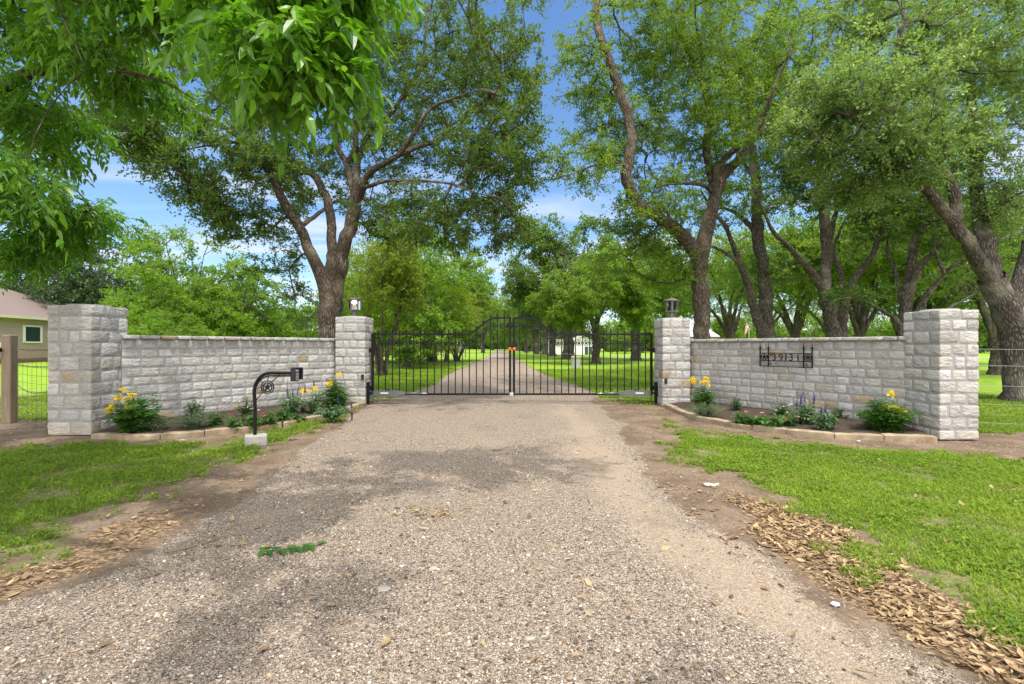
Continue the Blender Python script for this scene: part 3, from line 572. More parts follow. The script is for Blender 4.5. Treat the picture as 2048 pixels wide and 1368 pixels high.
# garden edging: a curved row of long limestone blocks, and the raised mulch behind it
def edging(label, px, seed, wa, wb, soil_label):
    rng = np.random.default_rng(seed); pts = catmull(np.array([G(*p) for p in px]), .03); s = np.concatenate(([0], np.cumsum(np.linalg.norm(np.diff(pts, axis=0), axis=1))))
    at = lambda q: np.array([np.interp(q, s, pts[:, i]) for i in range(3)]); root = empty('garden_edging', at(s[-1]/2), label, 'garden edging', 'stone flower bed edgings'); base = np.array(root.location)
    cut = np.concatenate(([0], np.cumsum(splits(s[-1], .42, .72, rng)))); inner = unit(np.array((*((wa+wb)/2), 0))-at(s[-1]/2))
    for a, b in zip(cut[:-1], cut[1:]):
        k = 7; mb = MB(); ring = []; qs = np.linspace(a+.006, b-.006, k); hh = .08+rng.uniform(-.008, .008)
        for i, q in enumerate(qs):
            p = at(q); t = unit(at(min(q+.03, s[-1]))-at(max(q-.03, 0))); n = np.array((-t[1], t[0], 0)); n = n if np.dot(n, inner) > 0 else -n
            w = .125+rng.normal(0, .003); e = 0.008 if i in (0, k-1) else 0
            prof = [(0, -.03), (0, hh-.014), (.012+e, hh-e), (w-.012-e, hh-e), (w, hh-.014), (w, -.03)]
            ring.append(np.array([p+n*(o+rng.normal(0, .003))+np.array((0, 0, z+rng.normal(0, .002))) for o, z in prof]))
        V = np.concatenate(ring)-base; m = 6; F = [(i*m+j, i*m+(j+1) % m, (i+1)*m+(j+1) % m, (i+1)*m+j) for i in range(k-1) for j in range(m)]
        cap = [(0, 1, 2, 3), (0, 3, 4, 5)]; F += [c[::-1] for c in cap]+[tuple((k-1)*m+j for j in c) for c in cap]
        mb.add(V, F); mb.obj('edging_stone', M['kerb'], root)
    n, m = 60, 16; V = []; 
    for i in range(n):
        q = at(s[-1]*i/(n-1)); t = i/(n-1); c = wa*(1-t)+wb*t
        for j in range(m):
            f = j/(m-1); p = q*(1-f)+np.array((*c, 0))*f; z = -.02 if j == 0 else .055+.06*f+(fbm(p[0], p[1], 6, 70)-.5)*.05; V.append((p[0], p[1], z))
    i = (np.arange(n-1)[:, None]*m+np.arange(m-1)[None]).ravel(); o = link('garden_soil', mesh('garden_soil', V, np.stack((i, i+1, i+m+1, i+m), 1), None, M['soil'], None, None, None, True))
    tag(o, soil_label, 'soil', kind='structure')
edging('curved tan stone edging of the bed behind the keypad post', [(182, 878), (220, 880), (283, 881), (365, 876), (447, 869), (496, 865), (551, 857), (611, 845), (685, 828), (728, 812)], 301, WL0-nL*.02+eL*-.05, WL1-nL*.02, 'dark mulched soil of the flower bed behind the keypad post')
edging('curved tan stone edging of the bed below the house number', [(1327, 815), (1352, 826), (1392, 841), (1433, 849), (1478, 858), (1545, 866), (1606, 873), (1675, 878), (1784, 882), (1876, 885)], 302, WR0-nR*.02, WR1-nR*.02, 'dark mulched soil of the flower bed below the house number')
# ------------------------------------------------------------------ iron gates
YG, ZB, ZF, ZC = 10.5, .205, 1.505, 1.858
def smooth(t): t = np.clip(t, 0, 1); return t*t*(3-2*t)
def rail_z(ax): return ZF+(ZC-ZF)*smooth((.99-np.abs(ax))/.62)
def star_mb(r_out, ring=.0, ring_w=.008, th=.012, n=24, star=None):
    mb = MB(); star = star or r_out-ring_w*.7
    if ring_w:
        a = np.arange(n)*2*np.pi/n; V = []; 
        for rr, y in ((r_out, -th/2), (r_out, th/2), (r_out-ring_w, th/2), (r_out-ring_w, -th/2)): V.append(np.stack((rr*np.cos(a), np.full(n, y), rr*np.sin(a)), 1))
        F = [(i*n+k, i*n+(k+1) % n, ((i+1) % 4)*n+(k+1) % n, ((i+1) % 4)*n+k) for i in range(4) for k in range(n)]; mb.add(np.concatenate(V), F)
    a = np.pi/2+np.arange(10)*np.pi/5; r = np.where(np.arange(10) % 2 == 0, star, star*.42); o = np.stack((r*np.cos(a), np.zeros(10), r*np.sin(a)), 1)
    V = np.vstack((o+(0, -.002, 0), o+(0, .002, 0), [(0, -th*.9, 0), (0, th*.9, 0)])); F4 = [(k, (k+1) % 10, 10+(k+1) % 10, 10+k) for k in range(10)]; F3 = []
    for k in range(10): F3 += [(20, (k+1) % 10, k), (21, 10+k, 10+(k+1) % 10)]
    return mb.add(V, F4, F3)
def finial(mb, x, y, z, s=1.0):
    mb.lathe([(.013*s, z), (.013*s, z+.012), (.007*s, z+.018), (.011*s, z+.035), (.005*s, z+.075), (.0006, z+.15*s)], (x, y, 0), 6)
    for sg in (-1, 1): mb.tube([(x+sg*.006*s, y, z+.028), (x+sg*.02*s, y, z+.042), (x+sg*.033*s, y, z+.02)], [.007*s, .006*s, .002], 5)
def leaf_gate(sgn):
    side = 'left' if sgn < 0 else 'right'; xo, xi = 3.05, .015
    root = empty('iron_gate', (sgn*xo, YG, 0), 'black iron gate leaf with star medallions hung on the pillar with the %s lantern' % ('glowing' if sgn < 0 else 'unlit'), 'gate', 'double driveway gates')
    o = np.array(root.location); Q = lambda x, z, y=0: np.array((sgn*x-o[0], y, z))
    ax = np.linspace(xo, xi, 60); mb = MB(); V = []; h = .021
    for x in ax:
        z = rail_z(x); dz = (rail_z(x-.01)-rail_z(x+.01))/.02; nv = unit(np.array((-dz*-1, 1.0))) if False else unit(np.array((dz, 1.0)))
        for a, b in ((-1, -1), (1, -1), (1, 1), (-1, 1)): V.append(Q(x+nv[0]*b*h, z+nv[1]*b*h, a*h))
    F = [(i*4+j, i*4+(j+1) % 4, (i+1)*4+(j+1) % 4, (i+1)*4+j) for i in range(59) for j in range(4)]; mb.add(V, F).obj('top_rail', M['iron'], root)
    MB().box(Q((xo+xi)/2, ZB), (xo-xi-.11, .04, .042), bev=.004).obj('bottom_rail', M['iron'], root)
    for x, z1, nm in ((xo-.025, ZF, 'hinge_stile'), (xi+.027, ZC, 'lock_stile')): MB().box(Q(x, (z1+ZB)/2-.004), (.052, .046, z1-ZB+.05), bev=.004).obj(nm, M['iron'], root)
    sp = (xo-xi)/20; me_star = star_mb(.061, ring_w=.0125, th=.018).mesh('star_medallion', M['iron'])
    for i in range(1, 20):
        x = xo-i*sp; zt = rail_z(x); mb = MB(); mb.box(Q(x, (ZB+zt)/2), (.021, .021, zt-ZB), bev=.002); p = Q(x, 0); finial(mb, p[0], 0, zt+.015, 1.25)
        mb.obj('picket', M['iron'], root)
    for i in range(1, 20):
        x = xo-(i+.5)*sp; s = link('star_medallion', me_star, root, Q(x, rail_z(x)-.172-.02*(1-abs(rail_z(x)-ZF)/.353))); s.rotation_euler = (0, rngG.normal(0, .15), 0)
    for z in (1.16, .34): MB().box(Q(xo+.04, z), (.10, .05, .09), bev=.008).box(Q(xo+.07, z-.02), (.10, .03, .03), bev=.004).obj('hinge', M['iron'], root)
    mb = MB(); p = Q(xi+.03, 1.185); mb.lathe([(.0, -.01), (.033, -.008), (.035, 0), (.033, .006)], (0, 0, 0), 18); 
    ob = mb.obj('reflector', M['orange'], root, True, loc=(p[0]-sgn*0, -.034, 1.185)); ob.rotation_euler = (rad(90), 0, 0)
    if sgn < 0: MB().box(Q(-.0+.01, ZB-.005, -.033), (.085, .014, .075), bev=.004).box(Q(.0, ZB, -.043), (.02, .008, .05)).obj('latch_plate', M['silver'], root)
    # gate opener arm bolted between the post and the bottom rail
    op = empty('gate_opener', (sgn*2.72, YG-.13, .25), 'dark linear opener arm low on the gate beside the %s lantern pillar' % ('glowing' if sgn < 0 else 'unlit'), 'gate opener', 'gate opener arms')
    L = lambda x, z, y=0: (sgn*(x-2.72), y, z-.25)
    mb = MB(); V = [] 
    for x, hh, w in ((3.0, .03, .04), (2.96, .05, .055), (2.62, .062, .06), (2.42, .045, .05), (2.28, .026, .03)):
        for a, b in ((-1, -1), (1, -1), (1, 1), (-1, 1)): V.append(L(x, .235+b*hh+.004, a*w))
    F = [(i*4+j, i*4+(j+1) % 4, (i+1)*4+(j+1) % 4, (i+1)*4+j) for i in range(4) for j in range(4)]+[(3, 2, 1, 0), (16, 17, 18, 19)]
    mb.add(V, F).obj('housing', M['grey_metal'], op); MB().tube([L(2.30, .235), L(1.98, .235)], .024, 10).obj('piston', M['grey_metal'], op, True)
    MB().tube([L(1.98, .235), L(1.82, .235)], .012, 8).obj('rod', M['silver'], op, True); MB().box(L(2.72, .245, -.063), (.17, .006, .035)).obj('label_plate', M['label'], op)
    MB().tube([L(2.97, .21), L(2.99, .12), L(2.98, .0)], .008, 6).obj('cable', M['plastic'], op); MB().lathe([(.05, .30), (.05, .315), (.02, .335)], L(2.66, 0-.0)[:2]+(-.25,), 12).obj('release_cap', M['plastic'], op)
    MB().box(L(1.84, .222, .06), (.05, .1, .04)).obj('bracket', M['iron'], op)
    gp = empty('gate_post', (sgn*3.085, 10.33, 0), 'short black steel post holding the opener at the %s lantern pillar' % ('glowing' if sgn < 0 else 'unlit'), 'gate post', 'short opener posts')
    MB().box((0, 0, .235), (.075, .075, .47), bev=.006).obj('post', M['iron'], gp); MB().box((0, 0, .474), (.082, .082, .012)).obj('cap', M['iron'], gp); MB().box((-sgn*.07, -.02, .25), (.09, .05, .04)).obj('bracket', M['iron'], gp)
leaf_gate(-1); leaf_gate(1)
for (x, y, z, lab) in ((-3.145, 10.2, .60, 'small black photocell on the pillar with the glowing lantern'), (3.16, 9.95, .53, 'small black photocell on the pillar with the unlit lantern')):
    e = empty('photocell', (x, y-.004, z), lab, 'sensor', 'photocells on the gate pillars'); MB().box((0, -.02, 0), (.055, .05, .115), bev=.01).obj('housing', M['plastic'], e); MB().box((0, -.047, .02), (.03, .006, .035), bev=.002).obj('lens', M['glass'], e)

# ------------------------------------------------------------------ lanterns
def lantern(px, D, z0, label, lit, s=1.0):
    x = (px-1024)*D/FX; e = empty('pillar_lantern', (x, D, z0), label, 'lantern', 'lanterns on the gate pillars'); T = M['pewter']
    MB().lathe([(.075, 0), (.075, .015), (.05, .025), (.045, .10), (.06, .115), (.06, .125)], (0, 0, 0), 16).obj('base', T, e, True)
    mb = MB(); n = 6; R = .125; mb.lathe([(R+.012, .125), (R+.016, .135), (R+.012, .145)], (0, 0, 0), n, ph=.3); mb.lathe([(R+.01, .345), (R+.012, .355), (R, .36)], (0, 0, 0), n, ph=.3)
    for k in range(n):
        a = .3+k*2*np.pi/n; mb.box((R*np.cos(a), R*np.sin(a), .245), (.016, .016, .21), rz=a)
        b = a+.16; mb.box((R*.985*np.cos(b), R*.985*np.sin(b), .245), (.006, .006, .21), rz=a); b = a-.16; mb.box((R*.985*np.cos(b), R*.985*np.sin(b), .245), (.006, .006, .21), rz=a)
    mb.obj('frame', T, e)
    a = .3+np.arange(n)*2*np.pi/n; V = np.concatenate([np.stack((R*.94*np.cos(a), R*.94*np.sin(a), np.full(n, z)), 1) for z in (.147, .343)]); MB().add(V, [(k, (k+1) % n, n+(k+1) % n, n+k) for k in range(n)]).obj('glass_panes', M['glass'], e)
    MB().lathe([(.06, .146), (.06, .33)], (0, 0, 0), 16).obj('shade_cylinder', M['frost'], e, True)
    MB().lathe([(.025, .265), (.052, .275), (.055, .325), (.03, .34)] if lit else [(.02, .18), (.035, .22), (.03, .27), (.012, .30)], (0, 0, .002) if not lit else (0, -.012, 0), 14).obj('bulb', M['lit'] if lit else M['frost'], e, True)
    MB().lathe([(R+.045, .36), (R+.04, .372), (.05, .41), (.02, .418), (.02, .43), (.006, .44)], (0, 0, 0), n*2, ph=.3).obj('cap', T, e)
lantern(709, 10.50, 1.893, 'pewter hexagonal lantern with a glowing bulb on the gate pillar', True)
lantern(1343, 10.25, 1.846, 'pewter hexagonal lantern with no light on the gate pillar', False)

# ------------------------------------------------------------------ keypad post
def keypad_post():
    e = empty('keypad_post', (*G(512, 890)[:2], 0), 'black gooseneck keypad post with a star medallion set in a concrete block', 'keypad post'); x0, y0 = e.location[0], e.location[1]
    D = y0; px = lambda a, b, dy=0.0: np.array(((a-1024)*(D+dy)/FX-x0, dy, EYE-(b-HY)*(D+dy)/FX))
    mb = MB(); mb.box((0.0, .0, .045), (.25, .18, .17), rz=.5, bev=.012); mb.obj('concrete_base', M['concrete'], e)
    b = px(510, 880); top = px(540, 746); end = px(584, 746)
    pts = [np.array((b[0], 0, .12)), np.array((b[0], 0, .5)), px(508.5, 785)]
    for t in np.linspace(.12, 1, 8): a = t*np.pi/2; c = px(540, 785); pts.append(np.array((c[0]-(c[0]-px(508.5, 0)[0])*np.cos(a), 0, c[2]+(top[2]-c[2])*np.sin(a))))
    pts.append(end); pp = catmull(np.array(pts), .03)
    MB().tube(pp+np.array((0, 0, 0)), .021, 10).obj('gooseneck', M['iron'], e, True)
    q = pp[len(pp)//3:]; MB().tube(q+np.array((.012, -.012, -.034)), .008, 6).obj('trim_rod', M['iron'], e, True)
    c = px(535, 774.5); st = star_mb(.062, ring_w=.012, th=.016, n=32).obj('star_medallion', M['iron'], e, loc=c)
    r1 = star_mb(.084, ring_w=.009, th=.014, n=36, star=.001).obj('ring', M['iron'], e, loc=c)
    for a, tgt in ((180, px(511, 777)), (225, px(512, 801)), (135, px(517, 757)), (90, px(538, 748)), (50, px(561, 748))):
        s = c+np.array((np.cos(rad(a)), 0, np.sin(rad(a))))*.081; MB().tube([s, tgt], .0055, 6).obj('spoke', M['iron'], e)
    k = px(592, 749); fr = np.array(((.80, -.60, 0), (.60, .80, 0), (0, 0, 1)))   # local x: out of the keypad face, towards the drive
    fr = np.array(((.88, -.47, 0), (.47, .88, 0), (0, 0, 1))); W = lambda v: k+np.array(v)@fr
    mb = MB(); mb.box(W((-.018, 0, 0)), (.055, .105, .165), frame=fr, bev=.008); mb.obj('keypad_box', M['plastic'], e)
    mb = MB(); mb.box(W((.03, 0, .085)), (.07, .112, .012), frame=fr, bev=.003); mb.box(W((.028, -.054, .01)), (.06, .008, .15), frame=fr); mb.box(W((.028, .054, .01)), (.06, .008, .15), frame=fr); mb.obj('hood', M['plastic'], e)
    mb = MB(); 
    for r in range(5):
        for cc in range(3): mb.box(W((.011, -.022+cc*.022, .015-r*.019)), (.006, .014, .011), frame=fr)
    mb.obj('keys', M['label'], e); MB().box(W((.011, .0, .050)), (.004, .06, .025), frame=fr).obj('display', M['label'], e)
    MB().box((end[0]+.005, 0, end[2]), (.03, .05, .06), bev=.004).obj('mount', M['iron'], e)
keypad_post()

# ------------------------------------------------------------------ house number sign
def number_sign():
    fr = np.array(((eR[0], eR[1], 0), (-nR[0], -nR[1], 0), (0, 0, 1))); c = wall_pt(1574, 715, WR0, nR, .05); e = empty('house_number_sign', c, 'black iron house number sign reading 39131 on the stone wall', 'sign'); c = np.array(c)
    def uv(px, py): q = wall_pt(px, py, WR0, nR, .05)-c; return np.array((q@fr[0], q[2]))
    def W(u, v, o=0.0): return np.array((u, o, v))@fr
    us = [uv(p, 715)[0] for p in (1523.5, 1540, 1610.5, 1627.5)]; z0, z1, z2 = uv(1574, 733.5)[1], uv(1574, 722)[1], uv(1574, 706.5)[1]; zt = uv(1574, 700)[1]
    mb = MB()
    for u in us: mb.box(W(u, (z0+zt)/2), (.017, .014, zt-z0), frame=fr)
    for z in (z0, z1, z2): mb.box(W((us[0]+us[3])/2, z, -.001), (us[3]-us[0]+.017, .012, .012), frame=fr)
    mb.obj('frame', M['iron'], e)
    for u in us:
        m2 = MB(); finial(m2, 0, 0, 0, 1.15); o = m2.obj('finial', M['iron'], e, loc=W(u, zt)); o.rotation_euler = (0, 0, math.atan2(fr[0][1], fr[0][0]))
    for u in ((us[0]+us[1])/2, (us[2]+us[3])/2):
        o = star_mb((z2-z1)/2-.006, ring_w=.009, th=.012).obj('star_medallion', M['iron'], e, loc=W(u, (z1+z2)/2)); o.rotation_euler = (0, 0, math.atan2(fr[0][1], fr[0][0]))
    h = z2-z1-.012
    for k, (ch, px) in enumerate(zip('39131', (1551.5, 1565, 1575.3, 1585.5, 1599.3))):
        cu = bpy.data.curves.new('digit', 'FONT'); cu.body = ch; cu.size = h*1.40; cu.align_x = 'CENTER'; cu.extrude = .005; cu.offset = -.0008; cu.resolution_u = 6
        tmp = bpy.data.objects.new('digit', cu); me = bpy.data.meshes.new_from_object(tmp); bpy.data.objects.remove(tmp); me.materials.clear(); me.materials.append(M['iron'])
        o = link('digit', me, e, W(uv(px, 715)[0], z1+.007, -.004)); o.rotation_euler = (rad(90), 0, math.atan2(fr[0][1], fr[0][0]))
    mb = MB()
    for u, z in ((us[1]+.03, z2-.03), (us[1]+.03, z0+.045), (us[2]+.045, z0+.04)): mb.tube([W(u, z, 0), W(u, z, .05)], .007, 6); mb.tube([W(u, z, -.002), W(u, z+.04, .0)], .005, 6)
    mb.obj('mounting_pin', M['iron'], e)
number_sign()

# ------------------------------------------------------------------ houses, sheds, fences and the like in the background
def siding_mat(name, c, pitch):
    m, nt, b = new_mat(name); N = NT(nt); z = N.n('ShaderNodeSeparateXYZ', Vector=N.obj()).outputs['Z']; f = N.math('FRACT', N.math('DIVIDE', z, pitch))
    n = N.noise(3, N.obj(), 4); N.to(N.mix(n, [x*.9 for x in c], [min(1, x*1.08) for x in c]), b.inputs['Base Color']); b.inputs['Roughness'].default_value = .7; N.to(N.bump(N.rng(f, 0, .12), 1.0, .02), b.inputs['Normal']); return m
def shingle_mat(name, c):
    m, nt, b = new_mat(name); N = NT(nt); v = N.n('ShaderNodeTexBrick', Vector=N.map(N.obj(), (1, 1, 1.9)), Scale=3.2); n = N.noise(12, N.obj(), 5, .7); n2 = N.noise(.8, N.obj(), 3)
    col = N.mix(n, [x*.7 for x in c], [x*1.3 for x in c]); col = N.mix(N.math('MULTIPLY', n2, .35), col, (.22, .17, .15)); N.to(col, b.inputs['Base Color']); b.inputs['Roughness'].default_value = .95; N.to(N.bump(n, .6, .02), b.inputs['Normal']); return m
M['tan_siding'] = siding_mat('tan_lap_siding', (.42, .30, .275), .2); M['mauve_roof'] = shingle_mat('mauve_shingles', (.15, .112, .098)); M['win'] = plain('dark_window_glass', (.03, .05, .05), .08, var=.3, vs_=1.5)
M['trim'] = plain('cream_trim', (.62, .57, .44), .6, var=.05); M['brick'] = plain('brown_brick', (.2, .10, .07), .9, var=.3, vs_=8); M['white_wall'] = plain('white_siding', (.6, .585, .59), .7, var=.05); M['metal_roof'] = plain('pale_metal_roof', (.42, .44, .45), .45, .3, .08)
def tan_house():
    A = np.array((-35.5, 33.5)); C = np.array((-38.3, 47.4)); d = unit(C-A); out = np.array((d[1], -d[0])); e = empty('tan_house', (*A, 0), 'tan lap sided house with a mauve shingle roof and white window', 'house'); L1 = np.linalg.norm(C-A)
    fr = np.array(((d[0], d[1], 0), (-out[0], -out[1], 0), (0, 0, 1))); W = lambda a, b, z: np.array((a, b, z))@fr     # a along the wall, b inward
    ez = 3.45; ov = .5; W0, W1 = -12.0, L1-ov; wid = 10.0
    mb = MB(); mb.box(W((W0+W1)/2, ov+wid/2, ez/2+.15), (W1-W0, wid, ez-.3), frame=fr); mb.obj('wall', M['tan_siding'], e)
    mb = MB(); mb.box(W((W0+W1)/2, ov+wid/2, .16), (W1-W0+.06, wid+.06, .32), frame=fr); mb.obj('brick_base', M['brick'], e)
    a0, a1, b0, b1 = W0-ov, L1, 0, wid+2*ov; hw = (b1-b0)/2; rz = ez+hw*.47
    V = [W(a0, b0, ez), W(a1, b0, ez), W(a1, b1, ez), W(a0, b1, ez), W(a0+hw, hw, rz), W(a1-hw, hw, rz)]; V += [v-np.array((0, 0, .12)) for v in V[:4]]
    MB().add(V, [(0, 1, 5, 4), (2, 3, 4, 5), (9, 8, 7, 6)], [(1, 2, 5), (3, 0, 4)]).obj('roof', M['mauve_roof'], e)
    mb = MB(); mb.box(W((a0+a1)/2, .02, ez-.09), (a1-a0, .05, .19), frame=fr); mb.box(W(a1-.02, (b0+b1)/2, ez-.09), (.05, b1-b0, .19), frame=fr); mb.box(W((a0+a1)/2, ov/2+.03, ez-.17), (a1-a0-.1, ov-.06, .02), frame=fr); mb.obj('fascia', M['trim'], e)
    # window found along the wall from the photograph
    def along(px): k = (px-1024)/FX; n = A+out*0-np.array((-out[0], -out[1]))*-0; base = A-out*ov; t = (k*base[1]-base[0])/(d[0]-k*d[1]); return t, base[1]+d[1]*t
    (u0, D0), (u1, D1) = along(46), along(83); um = (u0+u1)/2; Dm = (D0+D1)/2; zt = EYE+(HY-651)*Dm/FX; zb = EYE+(HY-686)*Dm/FX; w = abs(u1-u0)
    mb = MB(); t = .11
    for (c, s) in (((um, zt-t/2), (w, t)), ((um, zb+t/2), (w, t)), ((um-w/2+.22*t*3, (zt+zb)/2), (t*1.6, zt-zb)), ((um+w/2-.22*t*3, (zt+zb)/2), (t*1.6, zt-zb))): mb.box(W(c[0], ov-.03, c[1]), (s[0], .08, s[1]), frame=fr)
    wn_ = mb.obj('window', M['white'], e); MB().box(W(um, ov-.012, (zt+zb)/2), (w-.1, .03, zt-zb-.1), frame=fr).obj('pane', M['win'], wn_)
    (uc, Dc) = along(97); MB().box(W(uc, ov-.02, 1.7), (.12, .06, 3.1), frame=fr).obj('corner_board', M['trim'], e)
    (um2, D2) = along(2); MB().box(W(um2, ov-.09, EYE+(HY-690)*D2/FX), (.4, .16, .35), frame=fr, bev=.03).obj('meter_box', M['white'], e)
tan_house()
def white_house():
    D = 118.0; zb = -1.0; x0, x1 = (1098-1024)*D/FX, (1197-1024)*D/FX; xg = (1131-1024)*D/FX; e = empty('white_house', ((x0+x1)/2, D, zb), 'white gabled house with dark double doors beyond the avenue of oaks', 'house'); ox = (x0+x1)/2
    mb = MB(); mb.box((0, 5, 1.35), (x1-x0, 10, 2.7)); gx_ = ((xg+x1)/2-ox, x1-xg); V = []; rz = 4.6
    for y in (-1.5, 10): V += [(gx_[0]-gx_[1]/2, y, 0), (gx_[0]+gx_[1]/2, y, 0), (gx_[0]+gx_[1]/2, y, 2.7), (gx_[0], y, rz), (gx_[0]-gx_[1]/2, y, 2.7)]
    mb.add(V, [(0, 1, 2, 4), (6, 5, 9, 7), (0, 5, 6, 1), (1, 6, 7, 2), (0, 4, 9, 5)], [(4, 2, 3), (9, 8, 7)]); mb.obj('wall', M['white_wall'], e)
    mb = MB(); hw = gx_[1]/2+.4; yy = (-1.9, 10.4); V = [(gx_[0]+s*hw, y, 2.7-.4*.38+k) for y in yy for s in (-1, 1) for k in (0, .12)]+[(gx_[0], y, rz+.03+k) for y in yy for k in (0, .12)]
    mb.add(V, [(0, 4, 10, 8), (1, 9, 11, 5), (2, 8, 10, 6), (3, 7, 11, 9), (0, 8, 9, 1), (2, 3, 9, 8)]); mb.box((-(x1-x0)/2+(xg-x0)/2-.3, 5, 3.3), (xg-x0, 10.6, 1.1)); mb.obj('roof', plain('tan_shingles', (.34, .28, .24), .9, var=.2), e)
    for px in (1171, 1179): MB().box(((px-1024)*D/FX-ox, -1.53, 1.05), (.8, .06, 2.1)).obj('door', M['win'], e)
    mb = MB(); mb.box((gx_[0]+1, -4.5, .015), (x1-xg+16, 6, .03)); mb.obj('patio', plain('terracotta_patio', (.32, .21, .16), .9, var=.15), e)
white_house()
def grey_barn():
    D = 62.0; e = empty('metal_roof_building', ((1404-1024)*D/FX, D, 0), 'pale metal roofed building behind the forked oak trunk', 'building'); k = D/FX; z = lambda y: EYE+(HY-y)*k; X = lambda p: (p-1404)*k
    mb = MB(); mb.box((X(1404), 3, z(673)/2), ((62)*k, 5.6, z(673))); mb.obj('wall', M['white_wall'], e)
    V = [(X(1370), -.4, z(673)), (X(1438), -.4, z(673)), (X(1438), 6.4, z(673)), (X(1370), 6.4, z(673)), (X(1384), 3, z(648)), (X(1424), 3, z(648))]; V += [(a, b, c-.18) for a, b, c in V[:4]]
    MB().add(V, [(0, 1, 5, 4), (2, 3, 4, 5), (0, 6, 7, 1), (9, 8, 7, 6), (1, 7, 8, 2), (3, 9, 6, 0)], [(1, 2, 5), (3, 0, 4)]).obj('roof', M['metal_roof'], e)
    MB().box((X(1404), -.43, z(674.5)), (68*k, .05, .1)).obj('gutter', M['iron'], e)
grey_barn()
def gazebo():
    D = 30.0; k = D/FX; e = empty('gazebo', ((291-1024)*k, D, 0), 'black two tier gazebo roof just showing over the stone wall', 'gazebo'); z = lambda y: EYE+(HY-y)*k; T = M['plastic']
    def tier(r, z0, z1, r1): V = [(sx*r, sy*r*.8, z0) for sx, sy in ((-1, -1), (1, -1), (1, 1), (-1, 1))]+[(sx*r1, sy*r1*.8, z1) for sx, sy in ((-1, -1), (1, -1), (1, 1), (-1, 1))]; mb = MB(); mb.add(V, [(0, 1, 5, 4), (1, 2, 6, 5), (2, 3, 7, 6), (3, 0, 4, 7), (4, 5, 6, 7), (3, 2, 1, 0)]); return mb
    tier(1.55, z(677), z(666.5), .4).obj('roof', T, e); tier(.72, z(664), z(658), .25).obj('vent_roof', T, e)
    mb = MB(); 
    for a in (-1, 1):
        for b in (-1, 1): mb.box((a*.35, b*.3, (z(667)+z(663))/2), (.04, .04, z(663)-z(667)+.02))
    mb.obj('vent_frame', T, e)
    for a in (-1, 1):
        for b in (-1, 1): MB().box((a*1.45, b*1.15, z(677)/2), (.08, .08, z(677))).obj('post', T, e)
gazebo()
def flag():
    D = 80.0; k = D/FX; e = empty('flagpole', ((1498-1024)*k, D, 0), 'white flagpole with a drooping striped flag between oak trunks', 'flagpole'); z = lambda y: EYE+(HY-y)*k
    MB().lathe([(.06, 0), (.05, z(636)), (.09, z(635.5)), (.05, z(634.5))], (0, 0, 0), 8).obj('pole', M['white'], e, True)
    m, nt, b = new_mat('striped_flag_cloth'); N = NT(nt); u = N.attr('fu'); v = N.attr('fv'); st = N.math('GREATER_THAN', N.math('FRACT', N.math('MULTIPLY', v, 6.5)), .5); c = N.mix(st, (.55, .02, .03), (.8, .78, .78))
    can = N.math('MULTIPLY', N.math('LESS_THAN', u, .42), N.math('GREATER_THAN', v, .46)); sp = N.n('ShaderNodeTexVoronoi', Scale=1.0, Vector=N.n('ShaderNodeCombineXYZ', X=N.math('MULTIPLY', u, 26.0), Y=N.math('MULTIPLY', v, 18.0)).outputs[0])
    N.to(N.mix(can, c, N.mix(N.math('LESS_THAN', sp.outputs['Distance'], .28), (.03, .04, .16), (.8, .8, .8))), b.inputs['Base Color']); b.inputs['Roughness'].default_value = .8
    n, mm = 24, 18; V = []; U = []; W_ = []
    for i in range(n):
        for j in range(mm):
            u, v = i/(n-1), j/(mm-1); V.append((-.05-.55*u*(1-.4*v)+.10*math.sin(u*16+v*2), .16*math.sin(u*13+1), z(639)-1.15*(1-v)-1.35*u*(1-.25*v))); U.append(u); W_.append(v)
    i = (np.arange(n-1)[:, None]*mm+np.arange(mm-1)[None]).ravel(); link('flag', mesh('flag', V, np.stack((i, i+1, i+mm+1, i+mm), 1), None, m, None, {'fu': U, 'fv': W_}, None, True), e)
flag()
def utility():
    p = G(1151.5, 737); e = empty('utility_box', p, 'grey metal utility box on the lawn behind the gate', 'utility box'); gm = plain('dull_grey_paint', (.36, .36, .35), .6, var=.1)
    MB().box((0, 0, .31), (.46, .4, .62), bev=.02).obj('cabinet', gm, e); MB().box((0, -.01, .635), (.5, .46, .05), bev=.015).obj('lid', gm, e); MB().box((.1, -.205, .35), (.03, .02, .06)).obj('handle', M['silver'], e); MB().tube([(-.2, -.24, .6), (-.25, -.26, .66), (-.16, -.28, .7), (-.12, -.28, .55)], .03, 8).obj('pipe', M['label'], e, True)
    p = G(1150, 762); e = empty('side_arm_post', p, 'thin dark post with a side arm standing before the utility box', 'post'); MB().tube([(0, 0, 0), (0, 0, .95)], .017, 8).obj('pole', M['iron'], e); MB().tube([(0, 0, .93), (0, 0, 1.02)], .02, 8).obj('tip', M['white'], e)
    MB().tube([(0, 0, .93), (-.25, 0, .97), (-.45, 0, .985)], .014, 8).obj('arm', M['board'], e); MB().box((-.47, 0, 1.0), (.05, .05, .12), bev=.01).obj('clamp', M['iron'], e); MB().tube([(-.15, 0, .03), (0, .05, .02), (.15, -.05, .015)], .018, 6).obj('foot', M['iron'], e)
utility()
